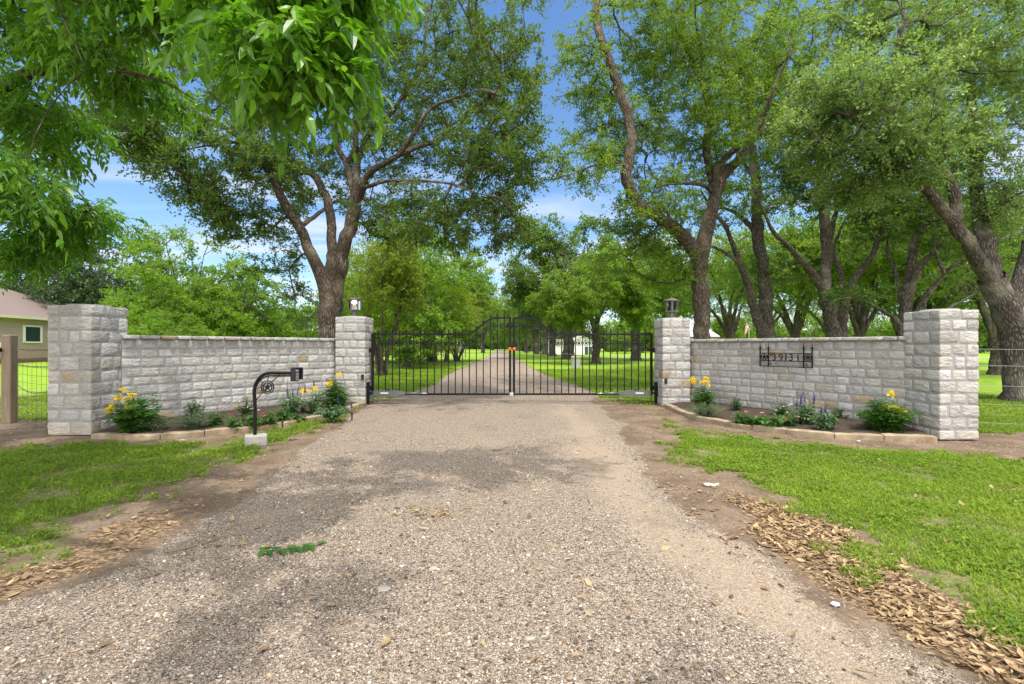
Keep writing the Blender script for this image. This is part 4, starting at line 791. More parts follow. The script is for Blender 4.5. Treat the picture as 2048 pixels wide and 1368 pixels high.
def fence_left():
    p = G(19, 846); e = empty('fence_post', (*p[:2], 0), 'thick weathered wooden fence post with a black latch near the house', 'fence post'); MB().box((0, 0, .71), (.15, .14, 1.44), bev=.012, rz=.05).obj('post', M['wood'], e)
    z = EYE-(700-HY)*p[1]/FX; MB().tube([(-.11, -.12, z-.01), (-.4, -.14, z-.01)], .014, 8).box((-.14, -.12, z), (.03, .05, .05)).box((-.06, -.12, z), (.10, .03, .02)).box((-.03, -.12, z), (.03, .05, .06)).obj('latch', M['iron'], e)
    e2 = empty('wooden_stake', (-6.51, 6.98, 0), 'thin wooden post fixed against the end pillar beside the fence mesh', 'fence post'); MB().box((0, 0, .80), (.07, .10, 1.60), bev=.006).obj('post', M['wood'], e2)
    a = np.array((*p[:2], 0))+np.array((.11, 0, 0)); b = np.array((-6.55, 7.0, 0)); w = empty('wire_fence', (a+b)/2, 'rusty woven wire fence mesh between the wooden post and end pillar', 'wire fence'); c = (a+b)/2; mb = MB(); rg = np.random.default_rng(3)
    for i in range(9): t = (i+.5)/9; q = a*(1-t)+b*t-c; mb.tube([q+(0, 0, .02), q+(0, 0, 1.05)], .0028, 4)
    for z in np.linspace(.05, 1.05, 9): mb.tube([a-c+(0, 0, z), (a+b)/2-c+(0, 0, z-.01), b-c+(0, 0, z)], .0028, 4)
    mb.obj('mesh', M['oldwire'], w); mb = MB()
    for z, sag in ((1.2, .012), (.95, .02), (.62, .10)):
        q = catmull(np.array([a-c+(0, 0, z), a*.6+b*.4-c+(0, 0, z-sag), b-c+(0, 0, z)]), .03); mb.tube(q, .0045, 5)
        for k in range(2, len(q), 4): mb.tube([q[k]+(-.0, -.012, -.014), q[k]+(0, .012, .014)], .003, 4); mb.tube([q[k]+(.0, .012, -.014), q[k]+(0, -.012, .014)], .003, 4)
    mb.obj('barbed_wire', M['oldwire'], w)
    a2 = np.array((-13.0, 9.0, 0)); w2 = empty('wire_fence', (a+a2)/2, 'woven wire fence running out of frame past the wooden post', 'wire fence'); c = (a+a2)/2; mb = MB()
    for i in range(22): t = (i+.5)/22; q = (a-(.22, 0, 0))*(1-t)+a2*t-c; mb.tube([q+(0, 0, .02), q+(0, 0, 1.05)], .0028, 4)
    for z in np.concatenate((np.linspace(.05, 1.05, 9), [1.2])): mb.tube([a-(.22, 0, 0)-c+(0, 0, z), a2-c+(0, 0, z)], .003, 4)
    mb.obj('mesh', M['oldwire'], w2)
    b = np.array((6.18, 6.93, 0)); a = np.array((9.2, 5.9, 0)); w = empty('barbed_wire_fence', (a+b)/2, 'five strand barbed wire fence beside the right end pillar', 'wire fence'); c = (a+b)/2
    mb = MB(); mb.box(a-c+(0, 0, .65), (.14, .14, 1.35), bev=.01); mb.box(np.array((6.205, 6.9, .72))-c, (.045, .09, 1.45)); mb.obj('post', M['wood'], w)
    for z in (1.21, .98, .70, .44, .18):
        mb = MB(); q = catmull(np.array([b-c+(0, 0, z), (a+b)/2-c+(0, 0, z-.012), a-c+(0, 0, z)]), .03); mb.tube(q, .0030, 5)
        for k in range(3, len(q), 5): mb.tube([q[k]+(0, -.012, -.013), q[k]+(0, .012, .013)], .0025, 4); mb.tube([q[k]+(.01, .0, -.014), q[k]+(-.01, 0, .014)], .0025, 4)
        mb.obj('strand', M['wire'], w)
fence_left()
def far_fences():
    D = 46.0; e = empty('pipe_fence', (46, D, 0), 'low dark pipe fence across the lawn beyond the leaning oak', 'fence'); m = M['iron']
    mb = MB(); mb.tube([(-4, 0, .70), (24, 0, .70)], .035, 6); mb.obj('rail', m, e)
    for x in np.arange(-3.5, 24, 1.65): MB().box((x, 0, .35), (.07, .07, .7)).obj('post', m, e)
    e = empty('paddock_fence', (-11, 52, 0), 'wire paddock fence with brown posts beyond the gate lawn', 'fence'); mb = MB()
    for z in (.25, .5, .75, 1.0): mb.tube([(-6, 0, z), (6, 0, z)], .008, 4)
    mb.obj('wire', M['wire'], e)
    for x in np.arange(-6, 6.1, 1.2): MB().box((x, 0, .6), (.11, .11, 1.2)).obj('post', M['wood'], e)
    e = empty('long_shed', (-13.5, 88, 0), 'long low board walled shed far behind the paddock fence', 'shed'); MB().box((0, 1.5, .75), (9, 3, 1.5)).obj('wall', M['board'], e)
    V = [(-4.8, -.4, 1.5), (4.8, -.4, 1.5), (4.8, 3.4, 1.5), (-4.8, 3.4, 1.5), (-4.8, 1.5, 2.1), (4.8, 1.5, 2.1)]; MB().add(V, [(0, 1, 5, 4), (2, 3, 4, 5), (3, 2, 1, 0)], [(1, 2, 5), (3, 0, 4)]).obj('roof', M['metal_roof'], e)
    V = [(9, 54, .004), (60, 50, .004), (60, 52, .004), (9, 56.5, .004)]; t = np.linspace(0, 1, 40); a = np.stack((8+52*t, 52+np.sin(t*5)*.8, gz(8+52*t, 52+0*t)+.02), 1); b = a+np.array((0, 1.9, 0))
    i = np.arange(39); tag(link('path', mesh('path', np.vstack((a, b)), np.stack((i, i+1, i+41, i+40), 1), None, plain('pale_path_gravel', (.40, .35, .28), .9, var=.15))), 'pale gravel path crossing the lawn behind the right gate', 'path', kind='structure')
far_fences()
# small things lying about
def sprig():
    p = G(570, 1102); rg = np.random.default_rng(8); e = empty('fallen_sprig', (*p[:2], gz(*p[:2])+.004), 'fresh green leafy sprig lying on the gravel drive', 'sprig', rz=.1); k = p[1]/FX
    st = np.array([((a-570)*k, -(b-1102)*k*1.8, .012) for a, b in ((515, 1100), (535, 1103), (560, 1101), (590, 1096), (628, 1091))]); MB().tube(catmull(st, .01), .0022, 5).obj('stem', M['stem'], e)
    V = []; F = []; T = []; n = 0; q = catmull(st, .005)
    for i in range(13):
        c = q[int((i+.5)/13*len(q))]; a = (-1 if i % 3 else 1)*rg.uniform(.9, 1.5)+rg.normal(0, .2); v, f, t = leaflet(c[None], np.array([[math.cos(a)*.6+.3, math.sin(a), .12]]), np.array([[0, .1, 1.]]), np.array([.085]), np.array([.021]), .3); V.append(v); F.append(f+n); n += len(v); T.append(np.full(len(v), rg.random()))
    link('leaves', mesh('leaves', np.concatenate(V), None, np.concatenate(F), M['bed_green'], None, {'tint': np.concatenate(T)}), e)
sprig()
def bits():
    p = G(1422, 971); k = p[1]/FX; s = lambda a, b: ((a-1422)*k, -(b-971)*k*2.2, .012); pts = catmull(np.array([s(1438, 970), s(1428, 972), s(1420, 969), s(1412, 969), s(1408, 971.5), s(1413, 974), s(1421, 972.5), s(1424, 970.5), s(1429, 973), s(1426, 975), s(1418, 975)]), .006)
    e = MB(); e.tube(pts, .0075, 6); o = e.obj('tangled_string', M['rope'], None, True, loc=(*p[:2], gz(*p[:2])+.004)); tag(o, 'loop of tangled white string on the bare dirt', 'string')
    for px, py, s, lab in ((1716, 884, .05, 'crumpled white scrap lying by the right bed edging'), (1669, 1211, .05, 'small white scrap among dead leaves on the right')):
        p = G(px, py); rg = np.random.default_rng(px); v, f = ico(); v = v*rg.uniform(.5, 1.2, (12, 1))*(s*.6, s*.4, s*.25); o = MB().add(v, None, f).obj('paper_scrap', M['cloth'], None, loc=(*p[:2], gz(*p[:2])+.012)); tag(o, lab, 'scrap', 'white scraps')
    for px, py, s, lab in ((365, 881, .055, 'pale flat stone chip lying below the left bed edging'), (768, 1180, .045, 'whitish rock set in the gravel at the drive centre'), (866, 1139, .035, 'grey rock in the gravel behind the whitish rock'), (1060, 1276, .032, 'speckled grey rock in the near gravel'), (345, 883, .03, 'small white stone chip below the left bed edging')):
        p = G(px, py); rg = np.random.default_rng(px); v, f = ico(); mb = MB(); mb.add(v*rg.uniform(.55, 1.25, (12, 1))*(s, s*.7, s*.42), None, f); o = mb.obj('rock', M['rock'], None, loc=(*p[:2], gz(*p[:2])+s*.02)); tag(o, lab, 'rock', 'loose rocks')
        sd = o.modifiers.new('round', 'SUBSURF'); sd.levels = sd.render_levels = 2
    for px, py, a, L, lab in ((420, 1085, .5, .42, 'curved dry twig at the left edge of the gravel'), (1003, 898, .1, .3, 'short dark twig lying across the drive before the gate'), (62, 832, -.2, .5, 'bleached dead stick under the left wire fence')):
        p = G(px, py); rg = np.random.default_rng(px); q = np.array([(t*L*math.cos(a), t*L*math.sin(a)*1.2+.04*math.sin(t*5), .012+.01*math.sin(t*3)) for t in np.linspace(-.5, .5, 7)]); mb = MB(); mb.tube(q, np.linspace(.006, .003, 7), 6); mb.tube([q[3], q[3]+(.07, .05, .02)], .003, 5); o = mb.obj('fallen_twig', M['twig'], None, loc=(*p[:2], gz(*p[:2]))); tag(o, lab, 'twig', 'dry twigs')
    for px, py, lab in ((565, 856, 'short dark stake standing by the left edging near red flowers'), (704, 839, 'short dark stake standing by the left edging near the gate pillar')):
        p = G(px, py+2); o = empty('garden_stake', (*p[:2], 0), lab, 'stake', 'dark stakes at the edging'); MB().tube([(0, 0, 0), (0, 0, .10)], .012, 8).obj('stem', M['plastic'], o); MB().lathe([(.018, .10), (.02, .125), (.006, .135)], (0, 0, 0), 10).obj('cap', M['plastic'], o)
bits()
# ------------------------------------------------------------------ flower bed plants
def bed(px, py, z=.09): return G(px, py, z)
def rand_dirs(n, rng): return unit(rng.normal(size=(n, 3)))
def plant(name, label, cat, pt, group, h, spread, stems, leaf, seed, flowers=(), erect=.7, lean=0.0, base_r=.05):
    """leaf: (material, leaves per stem, length, width, droop, compound leaflets); flowers: (kind, material, offsets in plant units)"""
    rng = np.random.default_rng(seed); e = empty(name, (pt[0], pt[1], .075), label, cat, group); mat, nl, L, W, dr, comp = leaf; mb = MB(); C = []; Dv = []; Nv = []; LL = []; WW = []; T = []
    tips = []
    for i in range(stems):
        az = rng.uniform(0, 2*np.pi); ro = math.sqrt(rng.random()); hh = h*(1-.55*ro**2)*rng.uniform(.75, 1.0); out = np.array((math.cos(az), math.sin(az), 0)); b = out*base_r*ro
        top = out*spread*ro+np.array((lean*h, 0, hh)); mid = b*.6+top*.4+np.array((0, 0, hh*.12*erect))-out*spread*ro*.2*erect
        q = catmull(np.array([b-(0, 0, .03), mid, top]), max(.02, h/10)); mb.tube(q, np.linspace(.004, .0018, len(q))*(.6+h), 4, caps=False); tips.append(top); s0 = rng.random()
        for k in range(nl):
            t = .18+.82*(k+rng.random()*.5)/nl; p = q[min(int(t*(len(q)-1)), len(q)-1)]+rng.normal(0, .006, 3); a = rng.uniform(0, 2*np.pi); d = unit(np.array((math.cos(a), math.sin(a), rng.uniform(-.1, .7)))+out*.35*ro)
            sz = L*rng.uniform(.65, 1.1)*(1.1-.45*t)
            if comp:
                RL = L*1.7*rng.uniform(.7, 1.1)
                for j in range(comp):
                    f = (j//2+1)/(comp//2+1); pp = p+d*RL*f-np.array((0, 0, RL*.25*f*f)); sdv = unit(np.cross(d, (0, 0, 1)))*(1 if j % 2 else -1); dd = d*.7+sdv*.8 if j < comp-1 else d
                    C.append(pp); Dv.append(dd+rng.normal(0, .12, 3)); LL.append(sz*rng.uniform(.8, 1.1)); WW.append(W*sz/L); Nv.append((0, 0, 1)+rng.normal(0, .25, 3)); T.append(np.clip(s0*.4+rng.random()*.6, 0, 1))
            else: C.append(p); Dv.append(d); LL.append(sz); WW.append(W*sz/L); Nv.append((0, 0, 1)+rng.normal(0, .3, 3)); T.append(np.clip(s0*.4+rng.random()*.6, 0, 1))
    mb.obj('stems', M['stem'], e)
    V, F, _ = leaflet(np.array(C), np.array(Dv), np.array(Nv), np.array(LL), np.array(WW), dr); link('foliage', mesh('foliage', V, None, F, M[mat], None, {'tint': np.repeat(T, 8)}), e)
    for kind, fm, pos in flowers:
        if isinstance(pos, int): idx = rng.choice(len(tips), min(pos, len(tips)), replace=False); pos = [tips[i]+np.array((0, 0, .01)) for i in idx]
        for p in pos:
            p = np.asarray(p, float); m2 = MB(); C = []; Dv = []; Nv = []; LL = []
            if kind == 'spike':
                H = h*.45*rng.uniform(.7, 1.15); tl = rng.normal(0, .08, 2); m2.tube([p-(0, 0, .05), p+(tl[0]*H, tl[1]*H, H)], .0025, 4)
                for k in range(46): t = k/46; a = k*2.4; C.append(p+(tl[0]*H*t, tl[1]*H*t, H*t)); Dv.append((math.cos(a), math.sin(a), .6)); Nv.append((0, 0, 1.)); LL.append(.026*(1.15-t*.8))
                wr = .42
            elif kind == 'trumpets':
                for k in range(26): d = unit(rng.normal(size=3)+np.array((0, 0, .5))); C.append(p+d*.02*rng.uniform(.3, 1.6)); Dv.append(d); Nv.append(rng.normal(size=3)); LL.append(rng.uniform(.03, .05))
                wr = .36
            else:
                for k in range(12): a = k*2*np.pi/6+rng.normal(0, .2); C.append(p+rng.normal(0, .004, 3)); Dv.append((math.cos(a), math.sin(a)-.3, .45)); Nv.append((0, -.4, 1.)); LL.append(rng.uniform(.018, .028)*(1.25 if kind == 'rosette' else 1))
                wr = .4
            V, F, _ = leaflet(np.array(C), np.array(Dv), np.array(Nv), np.array(LL), np.array(LL)*wr, .15); m2.add(V, None, F, attr=rng.random(len(V)//8).repeat(8)); m2.obj('flower_spike' if kind == 'spike' else 'flower', M[fm], e, False, 'tint')
    return e
ES = ('bed_green', 13, .085, .017, .25, 7); GM = ('bed_grey', 15, .075, .0065, .2, 0); GB = ('bed_deep', 13, .05, .016, .2, 0); PE = ('bed_green', 9, .10, .030, .5, 0); SA = ('bed_salvia', 10, .085, .026, .6, 0)
gL, gR = 'plants in the left flower bed', 'plants in the right flower bed'
k_ = lambda py: (EYE-.09)/(py-HY)                        # metres per photograph pixel at the foot of a plant
def fl(px, py, list_): s = k_(py); return [((a-px)*s, -.06+rngG.normal(0, .03), (py-b)*s) for a, b in list_]
plant('flowering_shrub', 'tall bushy shrub with yellow trumpet flowers against the left end pillar', 'shrub', bed(276, 858), gL, .62, .36, 46, ES, 1, [('trumpets', 'yellow', fl(276, 858, [(254, 779), (243, 793), (270, 787), (262, 798), (268, 813), (224, 818), (228, 812), (258, 862)]))], lean=0)
plant('grey_mound', 'feathery grey green mound at the left edging beside the yellow shrub', 'plant', bed(315, 858), gL, .24, .30, 44, GM, 2)
plant('grey_mound', 'feathery grey green mound in front of the small cream flowered bush', 'plant', bed(386, 853), gL, .30, .36, 64, GM, 3)
plant('flowering_bush', 'small dark bush with cream flowers behind the grey mound', 'bush', bed(389, 834), gL, .36, .20, 40, GB, 4, [('flower', 'cream', fl(389, 834, [(387, 812), (392, 818), (409, 806), (402, 831), (378, 814)]))])
plant('flowering_bush', 'small dark bush with white flowers behind the gooseneck pole', 'bush', bed(494, 832), gL, .42, .20, 38, GB, 5, [('flower', 'cream', fl(494, 832, [(486, 800), (500, 812), (505, 816), (478, 811), (490, 822), (512, 815), (520, 818)]))])
for i, (px, py, lab) in enumerate(((432, 848, 'low green plant with dark red tips left of the gooseneck pole'), (470, 853, 'low green plant with dark red tips just left of the gooseneck pole'), (505, 850, 'low leafy green plant directly behind the gooseneck pole'), (540, 845, 'low green plant with red flowers right of the gooseneck pole'), (567, 838, 'low green plant with red flowers beside the dark stake'))):
    plant('low_red_flower', lab, 'plant', bed(px, py), gL, .25, .19, 17, PE, 10+i, [('rosette', 'red', 1)])
plant('small_seedling', 'tiny bright green seedling plant near the salvia with purple spikes', 'plant', bed(599, 836), gL, .15, .10, 6, PE, 16)
plant('salvia', 'soft green salvia with three thin purple spikes behind the keypad', 'salvia', bed(583, 827), gL, .50, .26, 48, SA, 17, [('spike', 'purple', fl(583, 827, [(575, 788), (590, 795), (597, 787)]))])
plant('flowering_bush', 'low plant with white flowers between the two left salvias', 'bush', bed(607, 822), gL, .22, .10, 10, GB, 18, [('flower', 'cream', fl(607, 822, [(600, 792), (606, 797), (601, 808), (605, 812)]))])
plant('salvia', 'soft green salvia with purple spikes and yellow blooms nearest the left yellow shrub', 'salvia', bed(634, 822), gL, .46, .28, 44, SA, 19, [('spike', 'purple', fl(634, 822, [(613, 783), (630, 772)])), ('trumpets', 'yellow', fl(634, 822, [(617, 782), (635, 775), (611, 780)]))])
plant('flowering_shrub', 'tall shrub with yellow trumpet flowers against the lantern lit gate pillar', 'shrub', bed(670, 818), gL, .70, .27, 38, ES, 20, [('trumpets', 'yellow', fl(670, 818, [(679, 748), (665, 765), (660, 768)]))])
plant('salvia', 'low spreading salvia with one blue spike spilling over the left edging', 'salvia', bed(664, 832, .1), gL, .26, .32, 46, SA, 21, [('spike', 'purple', fl(664, 832, [(705, 812), (677, 803)]))])
plant('flowering_shrub', 'narrow upright shrub with yellow flowers beside the unlit lantern pillar', 'shrub', bed(1406, 814), gR, .50, .19, 30, ES, 30, [('trumpets', 'yellow', fl(1406, 814, [(1383, 757), (1408, 755), (1402, 762), (1414, 764), (1386, 762)]))])
plant('grey_mound', 'wide feathery grey green mound below the narrow yellow shrub', 'plant', bed(1410, 830), gR, .28, .36, 70, GM, 31)
plant('round_bush', 'small round dark green bush beside the wide grey mound', 'bush', bed(1473, 822), gR, .32, .18, 40, GB, 32)
for i, (px, py, fm, lab) in enumerate(((1484, 845, 'pink', 'low leafy plant with a coral pink flower under the round bush'), (1512, 848, 'pink', 'low leafy plant with dull pink heads left of the cream flowered bush'), (1545, 852, 'red', 'low leafy plant in front of the cream flowered bush'), (1572, 848, 'pink', 'low leafy plant with a mauve head left of the purple salvia'))):
    plant('low_pink_flower', lab, 'plant', bed(px, py), gR, .23, .19, 18, PE, 33+i, [('rosette', fm, 1)])
plant('flowering_bush', 'dark bush with cream and white flowers left of the purple salvia', 'bush', bed(1564, 832), gR, .32, .22, 42, GB, 40, [('flower', 'cream', fl(1564, 832, [(1556, 814), (1561, 811), (1574, 808), (1578, 806), (1583, 820), (1568, 822), (1548, 818)]))])
plant('salvia', 'tall soft green salvia with many purple spikes below the number sign', 'salvia', bed(1611, 846), gR, .42, .29, 56, SA, 41, [('spike', 'purple', fl(1611, 846, [(1587, 810), (1600, 806), (1608, 808), (1622, 806), (1625, 800), (1594, 806)]))])
plant('salvia', 'drooping broad leaved salvia with one purple spike at the right edging', 'salvia', bed(1652, 856), gR, .30, .23, 40, SA, 42, [('spike', 'purple', fl(1652, 856, [(1640, 824), (1645, 822)]))])
plant('round_bush', 'small round glossy bush between the purple salvia and the right yellow shrub', 'bush', bed(1680, 838), gR, .26, .18, 38, ('bed_green', 12, .05, .014, .2, 0), 43)
plant('flowering_shrub', 'bright green spreading shrub with yellow flowers against the right end pillar', 'shrub', bed(1768, 858), gR, .52, .36, 54, ES, 44, [('trumpets', 'yellow', fl(1768, 858, [(1767, 812), (1781, 813), (1795, 822), (1798, 824), (1768, 784)]))])

# ------------------------------------------------------------------ trees
def grow(limbs, clusters, rng, step=.4, tip=.005, wob=.09, power=2.3, arch=.10):
    cap = 60000; pos = np.zeros((cap, 3)); par = np.full(cap, -1); minr = np.zeros(cap); n = 0
    for li, (pts, r0, r1) in enumerate(limbs):
        q = catmull(np.array(pts, float), .16); k = len(q); rr = np.linspace(0, 1, k)**.85; rr = r0*(1-rr)+r1*(.45 if r1 <= .075 and li > 0 else 1)*rr
        q[1:-1] += np.cumsum(rng.normal(0, 1, (k-2, 3)), 0)*0.0+rng.normal(0, 1, (k-2, 3))*np.minimum(.02, rr[1:-1, None]*.10)
        p = -1 if li == 0 else int(np.argmin(((pos[:n]-q[0])**2).sum(1))); 
        for i in range(k): pos[n] = q[i]; par[n] = p; minr[n] = rr[i]; p = n; n += 1
    nl = n; dist = np.array([((pos[:nl]-c)**2).sum(1).min() for c in clusters]) if len(clusters) else []; cd = []
    for ci in np.argsort(dist):
        c = clusters[ci]; d2 = ((pos[:n]-c)**2).sum(1); below = np.clip(pos[:n, 2]-c[2], 0, None); j = int(np.argmin(d2+below**2*.8)); d = math.sqrt(d2[j]); k = max(1, int(d/step)); a = pos[j].copy(); p = j; off = rng.normal(0, wob*d*.5, 3)
        for i in range(1, k+1):
            t = i/k; w = math.sin(math.pi*t); q = a*(1-t)+c*t+off*w+np.array((0, 0, arch*d*w))+(rng.normal(0, wob*.25, 3) if i < k else 0); pos[n] = q; par[n] = p; p = n; n += 1
        cd.append((ci, p))
    pos, par, minr = pos[:n], par[:n], minr[:n]
    for _ in range(3):                                    # ease the kinks out of the branches
        cs = np.zeros((n, 3)); cc = np.zeros(n); ok = par >= 0; np.add.at(cs, par[ok], pos[ok]); np.add.at(cc, par[ok], 1); k = (minr == 0) & (cc > 0) & ok
        pos[k] = pos[k]*.4+pos[par[k]]*.3+cs[k]/cc[k, None]*.3
    acc = np.zeros(n); r = np.zeros(n); acc[[p for _, p in cd]] += tip**power
    for i in range(n-1, -1, -1):
        r[i] = max(minr[i], acc[i]**(1/power), tip*.8)
        if par[i] >= 0: acc[par[i]] += min(r[i], 1e9)**power if minr[i] == 0 else 0
    return pos, par, r, minr, cd
def wood(pos, par, r, minr, base):
    n = len(pos); kids = [[] for _ in range(n)]
    for i in range(n):
        if par[i] >= 0: kids[par[i]].append(i)
    Vs, Fs, Bs, c = [], [], [], 0; stack = [(0, -1)]
    while stack:
        i, p = stack.pop(); ch = [i] if p < 0 else [p, i]; cur = i
        while kids[cur]:
            ks = kids[cur]; m = max(ks, key=lambda k: (r[k]+(1 if minr[k] > 0 and minr[cur] > 0 and k == cur+1 else 0)))
            for k in ks:
                if k != m: stack.append((k, cur))
            ch.append(m); cur = m
        if len(ch) < 2: continue
        rr = r[ch].copy(); 
        if p >= 0: rr[0] = min(rr[0], rr[1]*1.25)
        nn = 14 if rr.max() > .12 else 8 if rr.max() > .04 else 5 if rr.max() > .015 else 3
        V, F, B = tube_arrays(pos[ch], rr, nn)
        if rr.max() > .08:
            cen = np.repeat(pos[ch], nn, 0); dd = V-cen; ang = np.tile(np.arange(nn)*2*np.pi/nn, len(ch)); zz_ = np.repeat(np.arange(len(ch)), nn)*.16
            V = cen+dd*(1+.06*np.sin(ang*3+zz_*1.7)+.05*np.sin(ang*5-zz_*1.1+2)+.05*np.sin(ang*2+zz_*3.1))[:, None]
        Vs.append(V); Fs.append(F+c); Bs.append(B+np.array((0, 0, len(Bs)*1.37))); c += len(V)
    return np.concatenate(Vs), np.concatenate(Fs), np.concatenate(Bs)
def crown_pts(blobs, rng, gap=.42, gf=.55):
    out = []
    for (c, rad_, n) in blobs:
        c = np.asarray(c, float); rad_ = np.asarray(rad_, float); d = unit(rng.normal(size=(n*3, 3)))*(rng.random((n*3, 1))**.42); p = c+d*rad_
        k = fbm(p[:, 0]+p[:, 2]*.7, p[:, 1]-p[:, 2]*.6, gf, 91) > gap; out.append(p[k][:n])
    return np.concatenate(out)
def sprays(cl, dirs, rng, K, Mn, tl, L, W, drop=.15, upn=.8, tint0=None):
    n = len(cl); dirs = unit(dirs); td = unit(dirs[:, None]*.6+rng.normal(size=(n, K, 3))*np.array((.75, .75, .42))+np.array((0, 0, .1))); ln = tl*rng.uniform(.55, 1.1, (n, K)); base = np.repeat(cl[:, None], K, 1)
    t = rng.uniform(.1, 1.0, (n, K, Mn)); p = base[:, :, None]+td[:, :, None]*(ln[:, :, None]*t)[..., None]; p[..., 2] -= drop*ln[:, :, None]*t*t; p += rng.normal(0, L*.25, p.shape)
    d = unit(td[:, :, None]*.5+rng.normal(size=p.shape)*.75-np.array((0, 0, drop*.8))); nn = unit(rng.normal(size=p.shape)*.75+np.array((0, 0, upn)))
    ct = rng.normal(0, .16, (n, 1, 1)) if tint0 is None else tint0[:, None, None]; tint = np.clip(.45+ct+rng.normal(0, .17, p.shape[:-1]), 0, 1)
    tw = (base.reshape(-1, 3), (base+td*ln[..., None]-np.array((0, 0, 1))*(drop*ln)[..., None]).reshape(-1, 3)); return p.reshape(-1, 3), d.reshape(-1, 3), nn.reshape(-1, 3), tint.ravel(), tw
def oak_leaves(p, d, nn, tint, L, W, rng):
    s = unit(np.cross(nn, d)); n = len(p); l = (L*rng.uniform(.7, 1.2, n))[:, None]; w = (W*rng.uniform(.8, 1.2, n))[:, None]; nz = np.cross(d, s); b = rng.normal(.1, .12, n)[:, None]*w*2
    V = np.stack((p, p+d*l*.55+s*w+nz*b, p+d*l, p+d*l*.55-s*w+nz*b), 1).reshape(-1, 3); return V, np.arange(4*n).reshape(-1, 4), np.repeat(tint, 4)
def tree(name, label, cat, group, base, limbs, blobs, seed, leaf, bark, K=6, Mn=13, tl=.42, L=.075, W=.019, gap=.42, step=.4, pts=None, flare=1.45, drop=.15, twigs=True, tip=.005, arch=.1, leaflets=False, gf=.55):
    rng = np.random.default_rng(seed); base = np.asarray(base, float); e = empty(name, base, label, cat, group)
    cl = crown_pts(blobs, rng, gap, gf) if pts is None else pts
    pos, par, r, minr, cd = grow(limbs, cl, rng, step, tip, arch=arch)
    k = np.clip((pos[:, 2]-base[2])/.6, 0, 1); fl_ = np.where((minr > .05), 1+(flare-1)*(1-k)**2, 1); r = r*fl_
    V, F, B = wood(pos, par, r, minr, base)
    ends = np.array([pos[p] for _, p in cd]); prev = np.array([pos[par[p]] for _, p in cd]); p, d, nn, tint, tw = sprays(ends, ends-prev+1e-4, rng, K, Mn, tl, L, W, drop)
    if twigs:
        a, b = tw; u = unit(np.cross(b-a, (0.3, 0.5, .8)))*.0035*(tl/.42); v = unit(np.cross(b-a, u))*.0035*(tl/.42); TV = np.stack((a+u, a-u*.5+v, a-u*.5-v, b), 1).reshape(-1, 3); kk = 4*np.arange(len(a))[:, None]
        TF = np.concatenate((kk+[[0, 1, 3]], kk+[[1, 2, 3]], kk+[[2, 0, 3]]))
        nb = len(V); me = mesh('trunk', np.vstack((V, TV))-base, F, TF+nb, M[bark], None, None, {'bk': np.vstack((B, TV))}, True)
    else: me = mesh('trunk', V-base, F, None, M[bark], None, None, {'bk': B}, True)
    link('trunk', me, e)
    if leaflets: V, F3, _ = leaflet(p, d, nn, L*rng.uniform(.6, 1.15, len(p)), W*rng.uniform(.8, 1.2, len(p)), .25); me = mesh('crown', V-base, None, F3, M[leaf], None, {'tint': np.repeat(tint, 8)})
    else: V, F4, t = oak_leaves(p, d, nn, tint, L, W, rng); me = mesh('crown', V-base, F4, None, M[leaf], None, {'tint': t})
    link('crown', me, e); return e
def LP(*a): return [P(*q) for q in a]                     # limb centre line read off the photograph with a depth for every point
def BL(px, py, D, rx, ry, rd, n): return (P(px, py, D), (rx*D/FX, rd, ry*D/FX), n)
OAKS = 'live oaks around the entrance'
